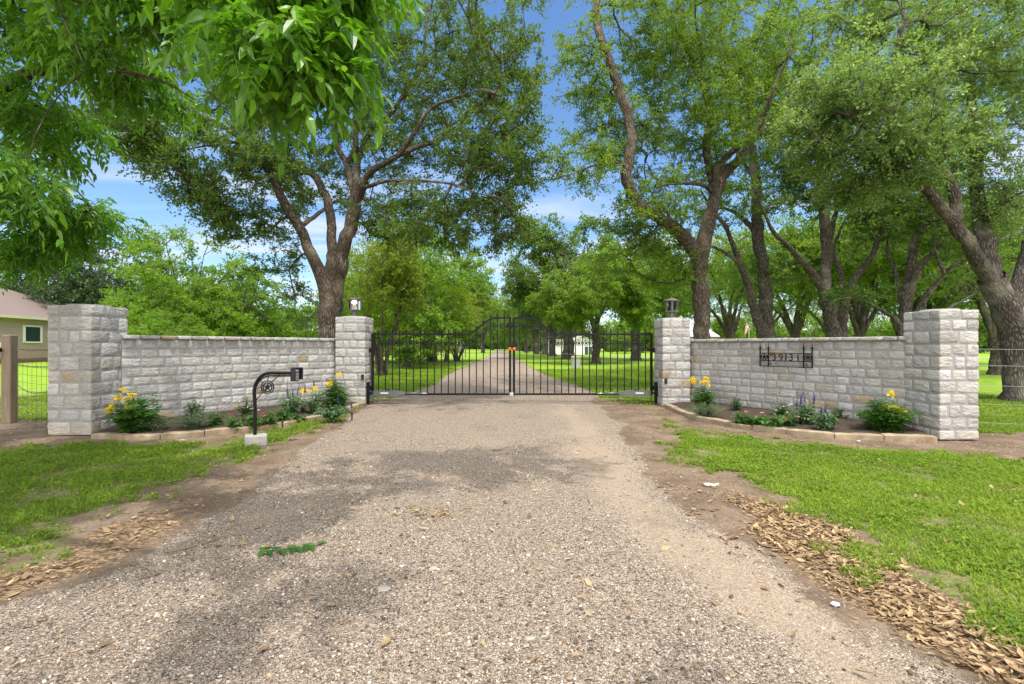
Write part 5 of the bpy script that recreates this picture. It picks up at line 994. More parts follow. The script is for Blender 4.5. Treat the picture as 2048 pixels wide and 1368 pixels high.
# the big oak behind the left wall
b0 = (662-1024)*12.5/FX
tree('live_oak', 'big live oak with spreading limbs behind the wall beside the glowing lantern', 'tree', OAKS, (b0, 12.5, 0), [
    (([(b0, 12.5, -.1), (b0, 12.5, .5)]+LP((661, 690, 12.5), (660, 640, 12.5), (663, 595, 12.5), (668, 560, 12.5), (676, 520, 12.45))), .33, .27),
    (LP((655, 590, 12.5), (640, 545, 12.4), (622, 505, 12.3), (598, 455, 12.1), (574, 415, 11.9), (547, 362, 11.6), (514, 305, 11.2), (465, 265, 10.8), (410, 236, 10.4), (350, 236, 10.2), (300, 250, 10)), .18, .035),
    (LP((670, 560, 12.5), (664, 500, 12.6), (663, 455, 12.8), (655, 402, 13), (630, 354, 13.2), (590, 325, 13.4), (560, 297, 13.6), (543, 255, 13.8), (520, 190, 14), (500, 100, 14)), .155, .045),
    (LP((676, 530, 12.5), (690, 490, 12.4), (699, 460, 12.4), (709, 414, 12.3), (716, 385, 12.2), (727, 361, 12)), .185, .14),
    (LP((709, 414, 12.3), (704, 370, 12.8), (694, 328, 13.2), (677, 298, 13.5), (669, 267, 13.7), (679, 231, 13.9), (690, 208, 14), (700, 140, 14.2), (705, 40, 14.4), (690, -100, 14.6)), .10, .045),
    (LP((727, 361, 12), (756, 333, 11.7), (798, 309, 11.4), (827, 267, 11.1), (862, 217, 10.8), (911, 196, 10.5), (960, 180, 10.3), (1000, 190, 10.2)), .085, .02),
    (LP((712, 400, 12.3), (713, 345, 12.9), (720, 305, 13.3), (749, 253, 13.6), (784, 225, 13.9), (812, 182, 14.1), (844, 130, 14.3), (852, 60, 14.5), (880, -60, 14.6)), .10, .04),
    (LP((722, 375, 12.1), (740, 372, 11.8), (767, 363, 11.4), (813, 360, 11), (858, 363, 10.6), (904, 368, 10.3), (950, 385, 10), (1000, 395, 9.8)), .06, .015),
    (LP((798, 309, 11.4), (840, 292, 11.6), (876, 281, 11.8), (918, 270, 12), (970, 280, 12.2), (1020, 300, 12.4)), .07, .02),
    (LP((694, 328, 13.2), (710, 300, 13.1), (712, 255, 13), (710, 190, 12.8), (720, 90, 12.5), (740, -40, 12.2)), .09, .04),
    (LP((598, 455, 12.1), (620, 440, 12.4), (640, 425, 12.7), (680, 400, 13.3), (760, 400, 14)), .07, .03),
    (LP((514, 305, 11.2), (470, 285, 10.9), (420, 290, 10.6), (370, 300, 10.3)), .05, .02)],
    [BL(330, 270, 10.5, 110, 55, 1.6, 110), BL(430, 330, 11, 130, 75, 1.8, 170), BL(500, 430, 11.8, 85, 70, 1.5, 95), BL(590, 250, 13.3, 150, 100, 2.2, 120), BL(760, 130, 13.2, 190, 120, 2.6, 250), BL(960, 140, 12, 130, 150, 2.6, 230), BL(980, 330, 11.3, 115, 95, 2.2, 170), BL(880, 440, 11.3, 120, 65, 1.9, 110), BL(640, 60, 14, 200, 120, 2.6, 130), BL(450, 180, 11.5, 160, 90, 2, 90), BL(780, 430, 13, 90, 60, 1.6, 80), BL(800, 290, 12.6, 120, 90, 2, 110), BL(650, 350, 13.8, 100, 70, 1.6, 60), BL(560, 370, 12.6, 80, 60, 1.6, 50), BL(240, 260, 10.2, 60, 45, 1.2, 36), BL(540, 500, 12.3, 60, 60, 1.2, 26), BL(610, 610, 14, 40, 60, .9, 20), BL(1010, 450, 11, 60, 60, 1.2, 40), BL(760, -120, 12.8, 420, 120, 4, 330), BL(1040, 210, 11.5, 45, 150, 1.6, 70), BL(400, -60, 12, 240, 90, 3, 110), ((-1.2, 8.0, 9.2), (2.4, 1.9, .9), 80)],
    11, 'oak', 'bark', K=6, Mn=14, L=.078, W=.0195, gf=.8)
# the forked oak behind the right wall
b1 = (1403-1024)*14/FX
tree('live_oak', 'tall forked oak with one limb bending left behind the unlit lantern pillar', 'tree', OAKS, (b1, 14, 0), [
    (([(b1, 14, -.1), (b1, 14, .6)]+LP((1403, 660, 14), (1402, 600, 14), (1400, 550, 14), (1399, 510, 14))), .245, .225),
    (LP((1398, 520, 14), (1385, 495, 13.9), (1363, 472, 13.7), (1340, 449, 13.5), (1297, 424, 13.2), (1271, 404, 13), (1258, 374, 12.9), (1254, 335, 12.9), (1261, 300, 12.9), (1262, 270, 12.9), (1256, 225, 13), (1236, 175, 13), (1221, 126, 13.1), (1201, 80, 13.2), (1193, 35, 13.3), (1193, -20, 13.4), (1185, -120, 13.6)), .185, .08),
    (LP((1401, 520, 14), (1409, 481, 14), (1417, 440, 14), (1430, 396, 14), (1442, 358, 14), (1458, 335, 14)), .20, .165),
    (LP((1430, 396, 14), (1433, 360, 13.8), (1434, 337, 13.7), (1462, 305, 13.4), (1488, 284, 13.1), (1520, 249, 12.8), (1535, 217, 12.6), (1550, 170, 12.4), (1580, 110, 12.1)), .13, .04),
    (LP((1446, 352, 14), (1462, 335, 14.1), (1483, 314, 14.3), (1510, 272, 14.6), (1540, 250, 14.9), (1590, 200, 15.2), (1640, 120, 15.5), (1680, 0, 15.8), (1690, -80, 16)), .13, .05),
    (LP((1431, 390, 14), (1424, 360, 14.2), (1417, 330, 14.4), (1414, 288, 14.5), (1421, 239, 14.6), (1414, 196, 14.7), (1400, 154, 14.8), (1377, 105, 14.9), (1365, 60, 15), (1358, 0, 15.1), (1350, -100, 15.2)), .125, .078),
    (LP((1424, 385, 14), (1413, 373, 13.7), (1383, 367, 13.2), (1341, 368, 12.8), (1310, 375, 12.4)), .075, .03),
    (LP((1340, 449, 13.5), (1335, 425, 13.8), (1310, 400, 14.2), (1290, 350, 14.5), (1292, 310, 14.8)), .06, .025),
    (LP((1254, 335, 12.9), (1235, 325, 12.6), (1190, 330, 12.2), (1140, 350, 11.9), (1100, 360, 11.7)), .04, .012),
    (LP((1400, 154, 14.8), (1404, 100, 14.3), (1392, 50, 13.9), (1390, -30, 13.6)), .06, .03)],
    [BL(1180, 110, 14.0, 75, 120, 1.6, 90), BL(1240, 240, 14.0, 100, 110, 1.6, 150), BL(1310, 70, 14, 150, 110, 2.6, 240), BL(1290, 410, 13.8, 95, 75, 1.8, 95), BL(1430, 110, 14.2, 170, 120, 2.6, 260), BL(1360, 280, 14.2, 90, 110, 2, 150), BL(1310, 480, 15, 90, 70, 2, 70), BL(1490, 250, 13.2, 95, 80, 1.8, 105), BL(1560, 130, 14, 110, 110, 2.4, 120), BL(1160, 330, 12.1, 80, 55, 1.2, 48), BL(1340, 540, 14.6, 70, 55, 1.4, 50), BL(1240, 500, 15, 60, 60, 1.5, 50), BL(1370, -130, 14.5, 330, 120, 3.6, 300)],
    12, 'oak_bright', 'bark', K=6, Mn=13, L=.076, W=.019, gap=.43, gf=.8)
# the leaning oak at the right edge
b6 = (2046-1024)*11.0/FX
tree('live_oak', 'massive leaning oak beside the barbed wire at the right edge', 'tree', OAKS, (b6, 11.0, 0), [
    (([(b6+.05, 11, -.1), (b6, 11, .25)]+LP((2043, 730, 11), (2035, 670, 11), (2018, 625, 11), (2000, 590, 11), (1984, 555, 11))), .36, .25),
    (LP((1988, 565, 11), (1972, 500, 11), (1964, 447, 11.1), (1957, 405, 11.1), (1953, 366, 11.2), (1952, 300, 11.2), (1945, 220, 11.3), (1930, 120, 11.3), (1920, 0, 11.4)), .19, .07),
    (LP((1990, 570, 11), (1962, 530, 10.9), (1940, 493, 10.7), (1909, 447, 10.4), (1880, 413, 10.1), (1853, 379, 9.8), (1824, 358, 9.4), (1790, 320, 9), (1760, 280, 8.6), (1700, 230, 8.2)), .18, .035),
    (LP((1909, 447, 10.4), (1911, 405, 10.3), (1908, 384, 10.2), (1884, 339, 10), (1852, 300, 9.8), (1810, 230, 9.5), (1790, 150, 9.2), (1800, 60, 9)), .12, .035),
    (LP((2024, 640, 11), (2035, 580, 11.2), (2046, 535, 11.4), (2060, 470, 11.7), (2080, 380, 12), (2100, 200, 12.3)), .17, .07),
    (LP((1966, 455, 11.1), (1985, 432, 10.8), (2012, 402, 10.4), (2050, 382, 10), (2110, 350, 9.6)), .05, .02),
    (LP((1975, 505, 11), (2000, 480, 11.3), (2040, 465, 11.6), (2090, 440, 12)), .05, .02),
    (LP((1853, 379, 9.8), (1870, 350, 9.3), (1890, 300, 8.9), (1880, 230, 8.5)), .06, .02)],
    [BL(1750, 200, 8.3, 140, 120, 1.2, 170), BL(1640, 240, 8.6, 75, 80, .9, 80), BL(1850, 290, 8.8, 90, 85, 1, 120), BL(1900, 120, 9.6, 110, 120, 1.4, 130), BL(2010, 150, 10.2, 90, 160, 1.6, 150), BL(2030, 400, 10.3, 60, 60, 1, 40), BL(1720, 330, 9.2, 70, 50, .9, 50), BL(1780, 30, 9.6, 140, 70, 1.6, 120), BL(1960, 300, 10.5, 80, 70, 1.2, 70), BL(2000, -120, 10.8, 330, 150, 3.4, 330), BL(2150, 200, 11, 120, 250, 2.5, 130), BL(1700, 390, 9.8, 60, 30, .7, 30)],
    16, 'oak_grey', 'bark_grey', K=6, Mn=14, L=.068, W=.018, gap=.47, gf=1.15)
# oaks standing deeper among the right hand group
b3 = (1536-1024)*18/FX
tree('live_oak', 'dark twin stemmed oak behind the wall left of the number sign', 'tree', OAKS, (b3, 18, 0), [
    (([(b3, 18, -.1), (b3, 18, .7)]+LP((1536, 674, 18), (1532, 610, 18), (1526, 534, 18), (1517, 475, 18), (1513, 417, 18), (1510, 358, 18), (1505, 317, 18), (1500, 220, 18), (1505, 100, 18))), .30, .08),
    (LP((1530, 680, 18), (1520, 648, 17.9), (1505, 607, 17.8), (1495, 563, 17.6), (1481, 528, 17.4), (1462, 481, 17.2), (1450, 450, 17), (1434, 430, 16.8), (1400, 380, 16.6)), .22, .06),
    (LP((1481, 528, 17.4), (1458, 510, 17.3), (1427, 494, 17.2), (1380, 480, 17)), .09, .04), (LP((1514, 467, 18), (1496, 447, 18.2), (1470, 425, 18.4), (1448, 416, 18.6), (1420, 390, 19)), .12, .05), (LP((1510, 358, 18), (1490, 330, 18.3), (1470, 290, 18.6), (1455, 220, 19)), .09, .04)],
    [BL(1500, 200, 18, 120, 120, 2.8, 170), BL(1560, 350, 18.5, 80, 70, 2, 80), BL(1440, 400, 18, 90, 60, 2, 80), BL(1590, 250, 18, 80, 100, 2.2, 90), BL(1480, 20, 18, 170, 110, 3.2, 150), BL(1470, 560, 19, 60, 50, 1.5, 30)], 13, 'oak_bright', 'bark_grey', K=6, Mn=12, tl=.5, L=.095, W=.025, gap=.42)
b4 = (1672-1024)*17/FX
tree('live_oak', 'dark oak splitting low into three curved stems behind the number sign', 'tree', OAKS, (b4, 17, 0), [
    (([(b4, 17, -.1), (b4, 17, .6)]+LP((1668, 671, 17), (1658, 620, 17), (1650, 585, 17), (1648, 555, 17), (1654, 505, 17), (1650, 446, 17), (1644, 405, 17), (1640, 330, 17), (1645, 230, 17))), .30, .07),
    (LP((1650, 580, 17), (1637, 565, 16.9), (1609, 528, 16.6), (1574, 490, 16.3), (1548, 465, 16), (1530, 429, 15.8), (1510, 380, 15.6)), .15, .05),
    (LP((1676, 700, 17), (1685, 655, 17), (1690, 603, 16.9), (1710, 555, 16.8), (1742, 518, 16.6), (1760, 468, 16.4), (1795, 432, 16.2), (1831, 408, 16), (1860, 370, 15.8)), .20, .05),
    (LP((1654, 500, 17), (1666, 447, 17.2), (1678, 400, 17.4), (1684, 370, 17.6), (1690, 300, 18)), .11, .05), (LP((1690, 603, 16.9), (1680, 540, 17.4), (1668, 500, 17.8), (1690, 440, 18.3), (1720, 400, 18.6)), .10, .04),
    (LP((1644, 420, 17), (1625, 400, 17.4), (1600, 380, 17.8)), .06, .03), (LP((1760, 468, 16.4), (1770, 420, 16), (1775, 370, 15.7)), .07, .03)],
    [BL(1640, 320, 17, 110, 80, 2.4, 120), BL(1720, 390, 17, 100, 50, 2, 80), BL(1590, 380, 16.5, 70, 55, 1.6, 60), BL(1800, 390, 16.4, 80, 45, 1.6, 60), BL(1660, 150, 17.5, 160, 120, 3, 160), BL(1760, 490, 18.5, 60, 40, 1.5, 30), BL(1560, 540, 18, 50, 30, 1.2, 18)], 14, 'oak', 'bark_grey', K=6, Mn=12, tl=.5, L=.092, W=.024, gap=.42)
b5 = (1812-1024)*15.5/FX
tree('live_oak', 'grey oak with fanned out stems rising behind the right end pillar', 'tree', OAKS, (b5, 15.5, 0), [
    (([(b5, 15.5, -.1), (b5, 15.5, .6)]+LP((1812, 660, 15.5), (1811, 616, 15.5), (1818, 563, 15.5), (1824, 518, 15.5), (1834, 468, 15.5), (1853, 442, 15.4), (1865, 400, 15.3), (1870, 330, 15.2))), .24, .07),
    (LP((1818, 590, 15.5), (1830, 553, 15.3), (1853, 518, 15), (1892, 479, 14.7), (1930, 440, 14.4)), .13, .04), (LP((1816, 680, 15.5), (1842, 613, 15.2), (1863, 579, 15), (1889, 550, 14.8), (1913, 524, 14.6), (1940, 500, 14.4)), .16, .05),
    (LP((1806, 665, 15.5), (1794, 639, 15.5), (1768, 624, 15.4), (1737, 605, 15.3), (1705, 595, 15.2), (1670, 600, 15.1)), .08, .02), (LP((1811, 640, 15.5), (1800, 590, 15.7), (1790, 540, 16), (1775, 500, 16.4), (1778, 440, 16.8)), .10, .04),
    (LP((1889, 550, 14.8), (1870, 500, 14.7), (1868, 470, 14.6), (1880, 440, 14.5)), .06, .03), (LP((1824, 690, 15.6), (1870, 640, 16), (1900, 615, 16.3), (1945, 590, 16.6), (1990, 560, 17)), .09, .03)],
    [BL(1850, 420, 15.3, 120, 60, 2.2, 110), BL(1940, 470, 14.6, 80, 50, 1.6, 60), BL(1760, 440, 16.6, 70, 50, 1.8, 50), BL(1880, 250, 15.5, 150, 110, 2.8, 130), BL(1720, 590, 15.4, 50, 25, 1, 16), BL(1980, 540, 16.5, 60, 35, 1.5, 30), BL(1900, 570, 17.5, 70, 35, 1.6, 30)], 15, 'oak', 'bark_grey', K=6, Mn=12, tl=.5, L=.09, W=.024, gap=.41)

# ------------------------------------------------------------------ the pecan whose boughs hang into the foreground
def pecan_leaves(name_e, cl, dirs, rng, n_fr, rl, L, W):
    V = []; F = []; T = []; S = []; n = 0; nc = len(cl); base = np.repeat(cl, n_fr, 0)+rng.normal(0, .05, (nc*n_fr, 3)); d = unit(np.repeat(unit(dirs), n_fr, 0)*.5+rng.normal(size=(nc*n_fr, 3))*.75+np.array((0, 0, -.15)))
    rlv = rl*rng.uniform(.6, 1.1, len(base)); ct = np.clip(.45+np.repeat(rng.normal(0, .17, nc), n_fr)+rng.normal(0, .15, len(base)), 0, 1); nl = 11; C = []; D_ = []; N_ = []; LL = []; TT = []
    side = unit(np.cross(d, (0, 0, 1))+1e-6)
    for j in range(nl):
        f = (j//2+1)/(nl//2+1); p = base+d*(rlv*f)[:, None]; p[:, 2] -= rlv*.42*f*f; dd = unit(d-np.array((0, 0, 1))*f*.9); sg = 1 if j % 2 else -1
        C.append(p); D_.append(dd*.6+side*sg*(.85 if j < nl-1 else 0)-np.array((0, 0, .18))+rng.normal(0, .30, p.shape)); N_.append(rng.normal(0, .55, p.shape)+np.array((0, 0, 1.0))); LL.append(L*rng.uniform(.55, 1.2, len(p))*(.7+.4*f)); TT.append(np.clip(ct+rng.normal(0, .08, len(p)), 0, 1))
    C, D_, N_, LL, TT = map(np.concatenate, (C, D_, N_, LL, TT)); V, F, _ = leaflet(C, D_, N_, LL, LL*W/L, .28)
    q = np.stack((base, base+d*(rlv*.5)[:, None]-np.array((0, 0, 1))*(rlv*.14)[:, None], base+d*rlv[:, None]-np.array((0, 0, 1))*(rlv*.42)[:, None]), 1); s = side*.0022
    SV = np.stack((q[:, 0]+s, q[:, 0]-s, q[:, 1]+s, q[:, 1]-s, q[:, 2]), 1).reshape(-1, 3); k = 5*np.arange(len(q))[:, None]; return V, F, np.repeat(TT, 8), SV, k+[[0, 1, 3, 2]], k+[[2, 3, 4]]
def pecan():
    rng = np.random.default_rng(42); base = np.array((-7.6, 3.6, 0)); e = empty('pecan_tree', base, 'pecan tree whose leafy boughs hang over the upper left of the view', 'tree')
    limbs = [([(-7.6, 3.6, -.1), (-7.6, 3.6, .8), (-7.5, 3.6, 1.8), (-7.3, 3.6, 2.9)], .34, .27), ([(-7.35, 3.6, 2.7), (-6.6, 3.4, 3.9), (-5.2, 3.1, 4.7), (-3.6, 2.8, 5.0), (-2.2, 2.7, 4.7), (-1.0, 2.7, 4.1)], .19, .03),
        ([(-7.3, 3.6, 2.8), (-6.6, 4.2, 3.5)]+LP((-60, 185, 4.9), (60, 145, 4.7), (130, 128, 4.5), (210, 85, 4.2), (330, 30, 3.8)), .13, .02), ([(-7.4, 3.6, 2.7), (-7.4, 4.8, 3.7), (-7.0, 5.9, 4.0), (-6.5, 6.6, 3.8)], .12, .02),
        ([(-5.2, 3.1, 4.7), (-4.2, 1.6, 5.8), (-2.6, .4, 6.6), (-.8, -.6, 6.9)], .12, .04), ([(-3.6, 2.8, 5.0), (-2.6, 1.6, 6.0), (-1.2, 1.0, 6.6), (.6, .6, 6.8)], .10, .03), ([(-7.3, 3.6, 2.9), (-7.2, 2.4, 5.0), (-6.8, .6, 7.0), (-6, -.6, 8)], .18, .05), ([(-7.3, 3.6, 2.9), (-7.4, 3.9, 5), (-6.4, 4.6, 7), (-5.0, 5.4, 8.4)], .18, .05),
        ([(-7.0, 5.9, 4.0), (-6.9, 6.6, 3.6)]+LP((70, 340, 6.9), (140, 370, 6.8), (185, 420, 6.7), (205, 470, 6.6)), .03, .006),
        (LP((200, 95, 4.2), (235, 140, 4.0), (320, 160, 3.9), (390, 200, 3.8)), .03, .008), (LP((110, -10, 3.3), (135, 60, 3.3), (150, 90, 3.35), (172, 140, 3.4)), .011, .005), ([(-1.9, 2.7, 4.6), (-1.6, 2.7, 4.0), (-1.3, 2.7, 3.4)], .025, .008)]
    near = [BL(600, 110, 2.75, 150, 85, .42, 44), BL(500, 10, 2.9, 150, 80, .5, 24), BL(735, 60, 3.0, 55, 70, .35, 12), BL(660, -20, 2.9, 130, 60, .5, 20)]
    mid = [BL(330, 20, 3.9, 200, 80, .8, 58), BL(120, 30, 4.4, 170, 90, .9, 54), BL(50, 215, 4.9, 95, 75, .9, 40), BL(220, 125, 4.3, 100, 45, .6, 18), BL(290, 185, 4.6, 45, 35, .4, 5), BL(30, 390, 6.2, 70, 50, .8, 26), BL(95, 440, 6.8, 95, 55, .9, 42), BL(165, 415, 6.9, 60, 45, .8, 20), BL(40, 490, 6.6, 75, 40, .7, 24), BL(-90, 260, 5.4, 90, 200, 1.4, 50), BL(60, 320, 6.9, 80, 25, .6, 8), BL(20, 360, 3.2, 14, 20, .1, 2)]
    over = [((-4.2, 1.4, 6.6), (3.0, 2.2, 1.4), 105), ((-1.6, .4, 7.0), (2.2, 1.9, 1.1), 70), ((-6, .8, 8), (2.5, 2.5, 1.6), 90), ((-5.6, 4.6, 8), (2.6, 2.4, 1.5), 70), ((-2.6, 3.1, 5.8), (2.2, 1.0, .7), 30), ((1.2, -1.2, 7.4), (2.2, 1.2, 1.0), 50), ((.5, 2.4, 6.9), (2.0, 1.5, .8), 52)]
    A = crown_pts(near, rng, .25); B = crown_pts(mid, rng, .33); Cc = crown_pts(over, rng, .42); cl = np.vstack((A, B, Cc)); pos, par, r, minr, cd = grow(limbs, cl, rng, .22, .0035, wob=.08, arch=.18)
    V, F, Bk = wood(pos, par, r, minr, base); ci = np.array([c for c, _ in cd]); ends = np.array([pos[p] for _, p in cd]); prev = np.array([pos[par[p]] for _, p in cd]); dirs = ends-prev+1e-4; parts = []
    for lo, hi, nf, rl, L, W in ((0, len(A), 7, .24, .088, .0185), (len(A), len(A)+len(B), 10, .27, .078, .0155), (len(A)+len(B), len(cl), 12, .36, .12, .022)):
        k = (ci >= lo) & (ci < hi); parts.append(pecan_leaves(e, ends[k], dirs[k], rng, nf, rl, L, W))
    n = 0; FV = []; FF = []; FT = []; 
    for p in parts: FV.append(p[0]); FF.append(p[1]+n); FT.append(p[2]); n += len(p[0])
    link('crown', mesh('crown', np.concatenate(FV)-base, None, np.concatenate(FF), M['pecan'], None, {'tint': np.concatenate(FT)}), e)
    n = 0; SV = []; S4 = []; S3 = []
    for p in parts: SV.append(p[3]); S4.append(p[4]+n); S3.append(p[5]+n); n += len(p[3])
    link('leaf_stalks', mesh('leaf_stalks', np.concatenate(SV)-base, np.concatenate(S4), np.concatenate(S3), M['stem']), e)
    link('trunk', mesh('trunk', V-base, F, None, M['bark'], None, None, {'bk': Bk}, True), e)
pecan()

# ------------------------------------------------------------------ background trees: a few kinds, copied
def generic(name, h, spread, trunk_r, leafm, bark, seed, nst=4, n=150, L=.16, W=.05, fork=.22, K=5, Mn=9, tl=.7, low=.35, gap=.42, flat=.62):
    rng = np.random.default_rng(seed); limbs = [([(0, 0, -.1), (0.05, 0, h*fork*.5), (rng.normal(0, .1), rng.normal(0, .1), h*fork)], trunk_r, trunk_r*.85)]
    for i in range(nst):
        a = i*2*np.pi/nst+rng.normal(0, .3); s = spread*rng.uniform(.25, .62); zt = h*rng.uniform(.6, .9); limbs.append(([(0, 0, h*fork*.92), (s*.25*math.cos(a), s*.25*math.sin(a), h*fork+(zt-h*fork)*.35), (s*.6*math.cos(a+.2), s*.6*math.sin(a+.2), h*fork+(zt-h*fork)*.65), (s*math.cos(a+.1), s*math.sin(a+.1), zt)], trunk_r*.6, trunk_r*.15))
    blobs = [((0, 0, h*(1+low)/2), (spread, spread, h*(1-low)/2), n)]; 
    for i in range(7): a = rng.uniform(0, 6.28); q = rng.uniform(.45, .85)*spread; blobs.append(((q*math.cos(a), q*math.sin(a), h*rng.uniform(low+.05, .85)), (spread*.38, spread*.38, h*.16), n//6))
    return limbs, blobs, dict(leaf=leafm, bark=bark, K=K, Mn=Mn, L=L, W=W, tl=tl, gap=gap, twigs=False, tip=.012, step=.7, flare=1.35)
PROTO = {}
def put(kind, label, px, D, s=1.0, rz=0.0, group=None, cat='tree', x=None, z=0.0, sz=1.0):
    X = (px-1024)*D/FX if x is None else x; nm, spec, seed = KINDS[kind]
    if kind not in PROTO:
        limbs, blobs, kw = spec; e = tree(nm, label, cat, group, (0, 0, 0), limbs, blobs, seed, **kw); PROTO[kind] = e; e.location = (X, D, z)
    else:
        src = PROTO[kind]; e = src.copy(); COL.link(e); e.location = (X, D, z)
        for ch in src.children: c = ch.copy(); COL.link(c); c.parent = e
    e.rotation_euler = (0, 0, rz); e.scale = (s, s, s*sz); tag(e, label, cat, group)
    if group is None and 'group' in e: del e['group']
    return e
KINDS = {
    'oak': ('avenue_oak', generic('a', 10.5, 5.0, .42, 'oak', 'bark_grey', 51, 6, 420, L=.19, W=.056, fork=.2, K=6, Mn=10, low=.28), 51),
    'oak2': ('avenue_oak', generic('b', 9.5, 4.6, .36, 'oak_bright', 'bark_grey', 52, 5, 380, L=.19, W=.056, fork=.28, K=6, Mn=10, low=.32), 52),
    'oakd': ('shade_oak', generic('c', 8.5, 5.4, .26, 'oak_bright', 'bark_grey', 53, 6, 300, L=.12, W=.036, fork=.22, K=6, Mn=10, low=.4), 53),
    'pec': ('broadleaf_tree', generic('d', 9.2, 4.3, .25, 'ash', 'bark_grey', 54, 6, 420, L=.19, W=.05, fork=.18, K=6, Mn=9, low=.1), 54),
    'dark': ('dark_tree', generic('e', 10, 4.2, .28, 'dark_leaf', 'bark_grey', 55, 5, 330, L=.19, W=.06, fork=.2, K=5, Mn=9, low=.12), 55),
    'far': ('distant_tree', generic('f', 11, 5, .3, 'oak_bright', 'bark_grey', 56, 4, 230, L=.34, W=.12, fork=.2, K=4, Mn=8, tl=1.0, low=.1), 56)}
AV = 'oaks lining the drive'
put('oak', 'thick multi stemmed oak in front of the white house', 1136, 47, 1.30, .4, AV)
put('oak2', 'slender forked oak beside the white house gable', 1192, 34.5, .84, 1.3, AV)
put('oak2', 'straight trunked oak with a long side limb seen through the right gate', 1272, 42.5, 1.1, 2.9, AV)
put('oak', 'oak second in the row right of the drive', 1105, 60, 1.05, 2.0, AV)
put('oak2', 'oak third in the row right of the drive', 1090, 71, 1.1, 4.0, AV)
put('oak', 'oak fourth in the row right of the drive', 1073, 84, 1.05, 5.2, AV)
put('oak2', 'small looking oak at the far end of the row right of the drive', 1052, 104, 1.15, .9, AV)
put('oak', 'oak at the far end of the drive against the tree line', 1038, 130, 1.1, 3.1, AV)
put('oakd', 'straight grey oak left of the drive behind the bare crape myrtle', 893, 37, .78, .5, AV)
put('oakd', 'oak beside the far left edge of the drive', 966, 88, 1.25, 2.2, AV)
SO = 'shade oaks on the right lawn'
for px, D, s, rz, lab in ((1460, 26, .85, .3, 'curved stemmed oak seen right of the forked trunk'), (1590, 27, 1.0, 1.9, 'shade oak deep behind the number sign'), (1720, 25, .95, 3.3, 'shade oak deep behind the curved stemmed oak'), (1850, 24, 1.0, 4.4, 'shade oak deep behind the right end pillar'), (1990, 21, .95, 5.3, 'shade oak deep behind the leaning trunk'), (1660, 38, 1.1, 2.5, 'far shade oak between the dark stems'), (1800, 36, 1.1, .8, 'far shade oak behind the fanned out grey oak'), (1930, 34, 1.1, 1.2, 'far shade oak above the pipe fence'), (1530, 42, 1.1, 5.0, 'far shade oak behind the twin stemmed oak')):
    put('oakd', lab, px, D, s, rz, SO)
LB = 'light green trees beyond the left wall'
put('pec', 'tall light green tree rising above the left wall', 372, 30, .93, .4, LB)
put('pec', 'smaller light green tree right of the tall light green tree', 478, 29, .68, 2.2, LB)
put('pec', 'low light green tree just left of the big oak trunk', 585, 34, .42, 4.0, LB)
put('pec', 'small yellow green tree showing low above the left wall', 337, 21, .36, 1.0, LB, sz=.85)
put('pec', 'light green tree between the house roof and tall light green tree', 262, 40, .62, 3.0, LB)
DB = 'dark trees beyond the left wall'
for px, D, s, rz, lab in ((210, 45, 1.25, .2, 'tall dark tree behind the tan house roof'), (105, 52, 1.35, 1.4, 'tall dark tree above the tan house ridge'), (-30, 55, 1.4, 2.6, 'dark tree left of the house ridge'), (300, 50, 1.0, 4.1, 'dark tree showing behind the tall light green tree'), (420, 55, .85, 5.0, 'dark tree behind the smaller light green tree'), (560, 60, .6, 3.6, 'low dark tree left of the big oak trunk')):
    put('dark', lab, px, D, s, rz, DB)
put('pec', 'bright leafy tree filling the gap left of the drive above the gate', 866, 40, 1.22, 5.5, 'bright trees left of the drive')
put('pec', 'bright leafy tree behind the big oak and crape myrtle', 760, 36, 1.0, 2.7, 'bright trees left of the drive')
put('pec', 'bright leafy tree between the two crape myrtles', 812, 29, .92, 1.1, 'bright trees left of the drive')
def myrtle(label, px, D, rx, top, low, seed, nst, n, leaf='myrtle'):
    rng = np.random.default_rng(seed); X = (px-1024)*D/FX; zt = EYE+(HY-top)*D/FX; zl = EYE+(HY-low)*D/FX; R = rx*D/FX; limbs = []
    for i in range(nst):
        a = i*2*np.pi/nst+rng.normal(0, .25); q = R*rng.uniform(.35, .75); c, s = math.cos(a), math.sin(a); limbs.append(([(X+.13*c, D+.13*s, -.05), (X+q*.28*c, D+q*.28*s, zl*.45), (X+q*.62*c, D+q*.62*s, zl), (X+q*c, D+q*s, zl+(zt-zl)*.6)], .075, .03))
    bl = [((X, D, (zt+zl)/2), (R, R, (zt-zl)/2*1.05), n)]+[((X+R*.6*math.cos(a), D+R*.6*math.sin(a), zl+(zt-zl)*rng.uniform(.2, .8)), (R*.45, R*.45, (zt-zl)*.25), n//7) for a in rng.uniform(0, 6.28, 5)]
    return tree('crape_myrtle', label, 'tree', 'crape myrtles behind the gate', (X, D, 0), limbs, bl, seed, leaf, 'bark', K=5, Mn=9, tl=.42, L=.085, W=.028, gap=.38, flare=1.3, step=.35)
myrtle('many stemmed crape myrtle just behind the left gate hinge', 764, 20.5, 78, 470, 655, 61, 8, 330)
myrtle('wide low crape myrtle second behind the left gate', 846, 32.5, 118, 560, 672, 62, 11, 520)
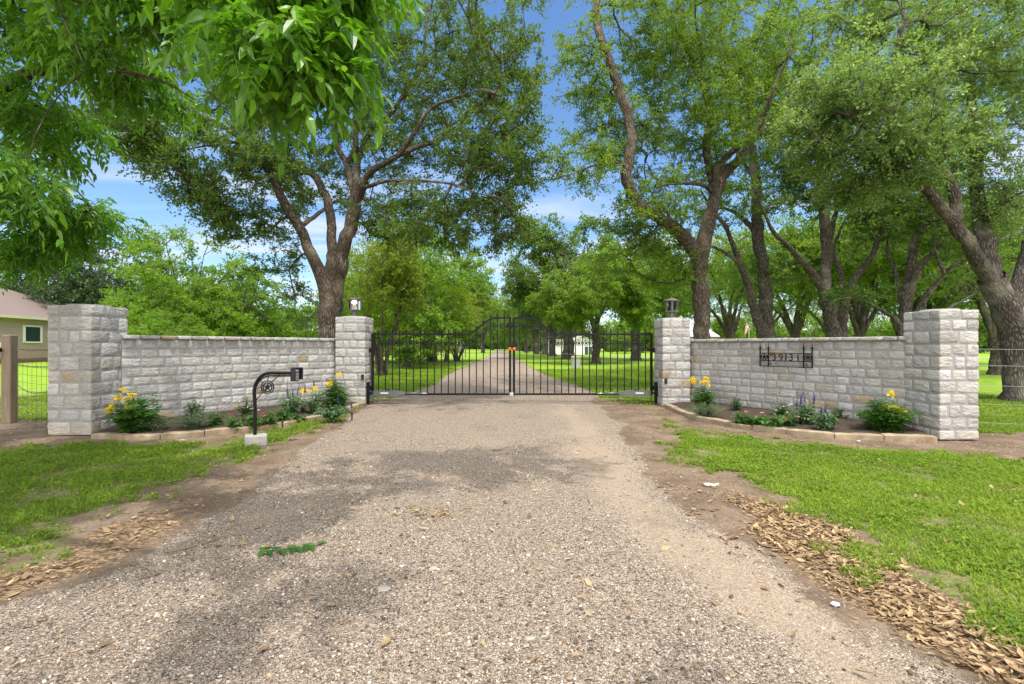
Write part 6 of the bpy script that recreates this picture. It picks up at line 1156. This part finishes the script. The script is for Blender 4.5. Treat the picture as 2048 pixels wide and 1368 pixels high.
myrtle('bare twiggy crape myrtle with thin crown beside the drive', 914, 40, 40, 640, 690, 63, 8, 24)
FG = 'distant trees along the horizon'; rgF = np.random.default_rng(66)
spots = [(px, 150+rgF.uniform(-15, 45)) for px in (930, 955, 985, 1010, 1065, 1220, 1250, 1285, 1310, 1340, 1390, 1450, 1500, 1560, 1620, 1690, 1760, 1830, 1900, 1960, 2010, 2060)]+[(px, 110+rgF.uniform(-10, 30)) for px in (620, 690, 760, 830, 520, 450, 380)]
where = ['left of the drive end', 'beside the drive end on its left', 'near the drive vanishing point', 'straight at the drive end', 'just right of the drive end', 'behind the white house gable', 'right of the white house', 'in the sky gap left of the straight oak', 'in the sky gap right of the straight oak', 'behind the unlit lantern', 'behind the pale metal roof', 'behind the drooping flag', 'right of the drooping flag', 'behind the number sign', 'between the sign and curved stems', 'behind the curved stems', 'left of the right end pillar', 'behind the right end pillar', 'right of the right end pillar top', 'above the pipe fence', 'above the pipe fence beside the leaning trunk', 'behind the leaning trunk', 'left of the glowing lantern', 'behind the glowing lantern', 'above the left gate hinge', 'behind the wide low crape myrtle', 'right of the smaller light green tree', 'behind the smaller light green tree', 'behind the tall light green tree']
for (px, D), w in zip(spots, where): put('far', 'distant rounded tree on the horizon '+w, px, D, rgF.uniform(.95, 1.35), rgF.uniform(0, 6), FG, z=-1.0 if px > 1100 else 0)

# ------------------------------------------------------------------ far woods closing the horizon
def woods():
    rng = np.random.default_rng(88); n = 5200; a = rng.uniform(-1.25, 1.25, n); D = rng.uniform(185, 240, n); x = D*np.tan(a*.72); hm = 5.5+5.0*fbm(x, D*0, .05, 5); z = rng.random(n)**.8*hm-1.2
    cl = np.stack((x, D, z), 1); p, d, nn, t, _ = sprays(cl, rng.normal(size=(n, 3)), rng, 4, 8, 1.5, .8, .25); V, F4, t = oak_leaves(p, d, nn, t, .95, .34, rng)
    tag(link('distant_woods', mesh('distant_woods', V, F4, None, M['dark_leaf'], None, {'tint': t})), 'low dark green woods closing the far horizon', 'woods', kind='stuff')
woods()
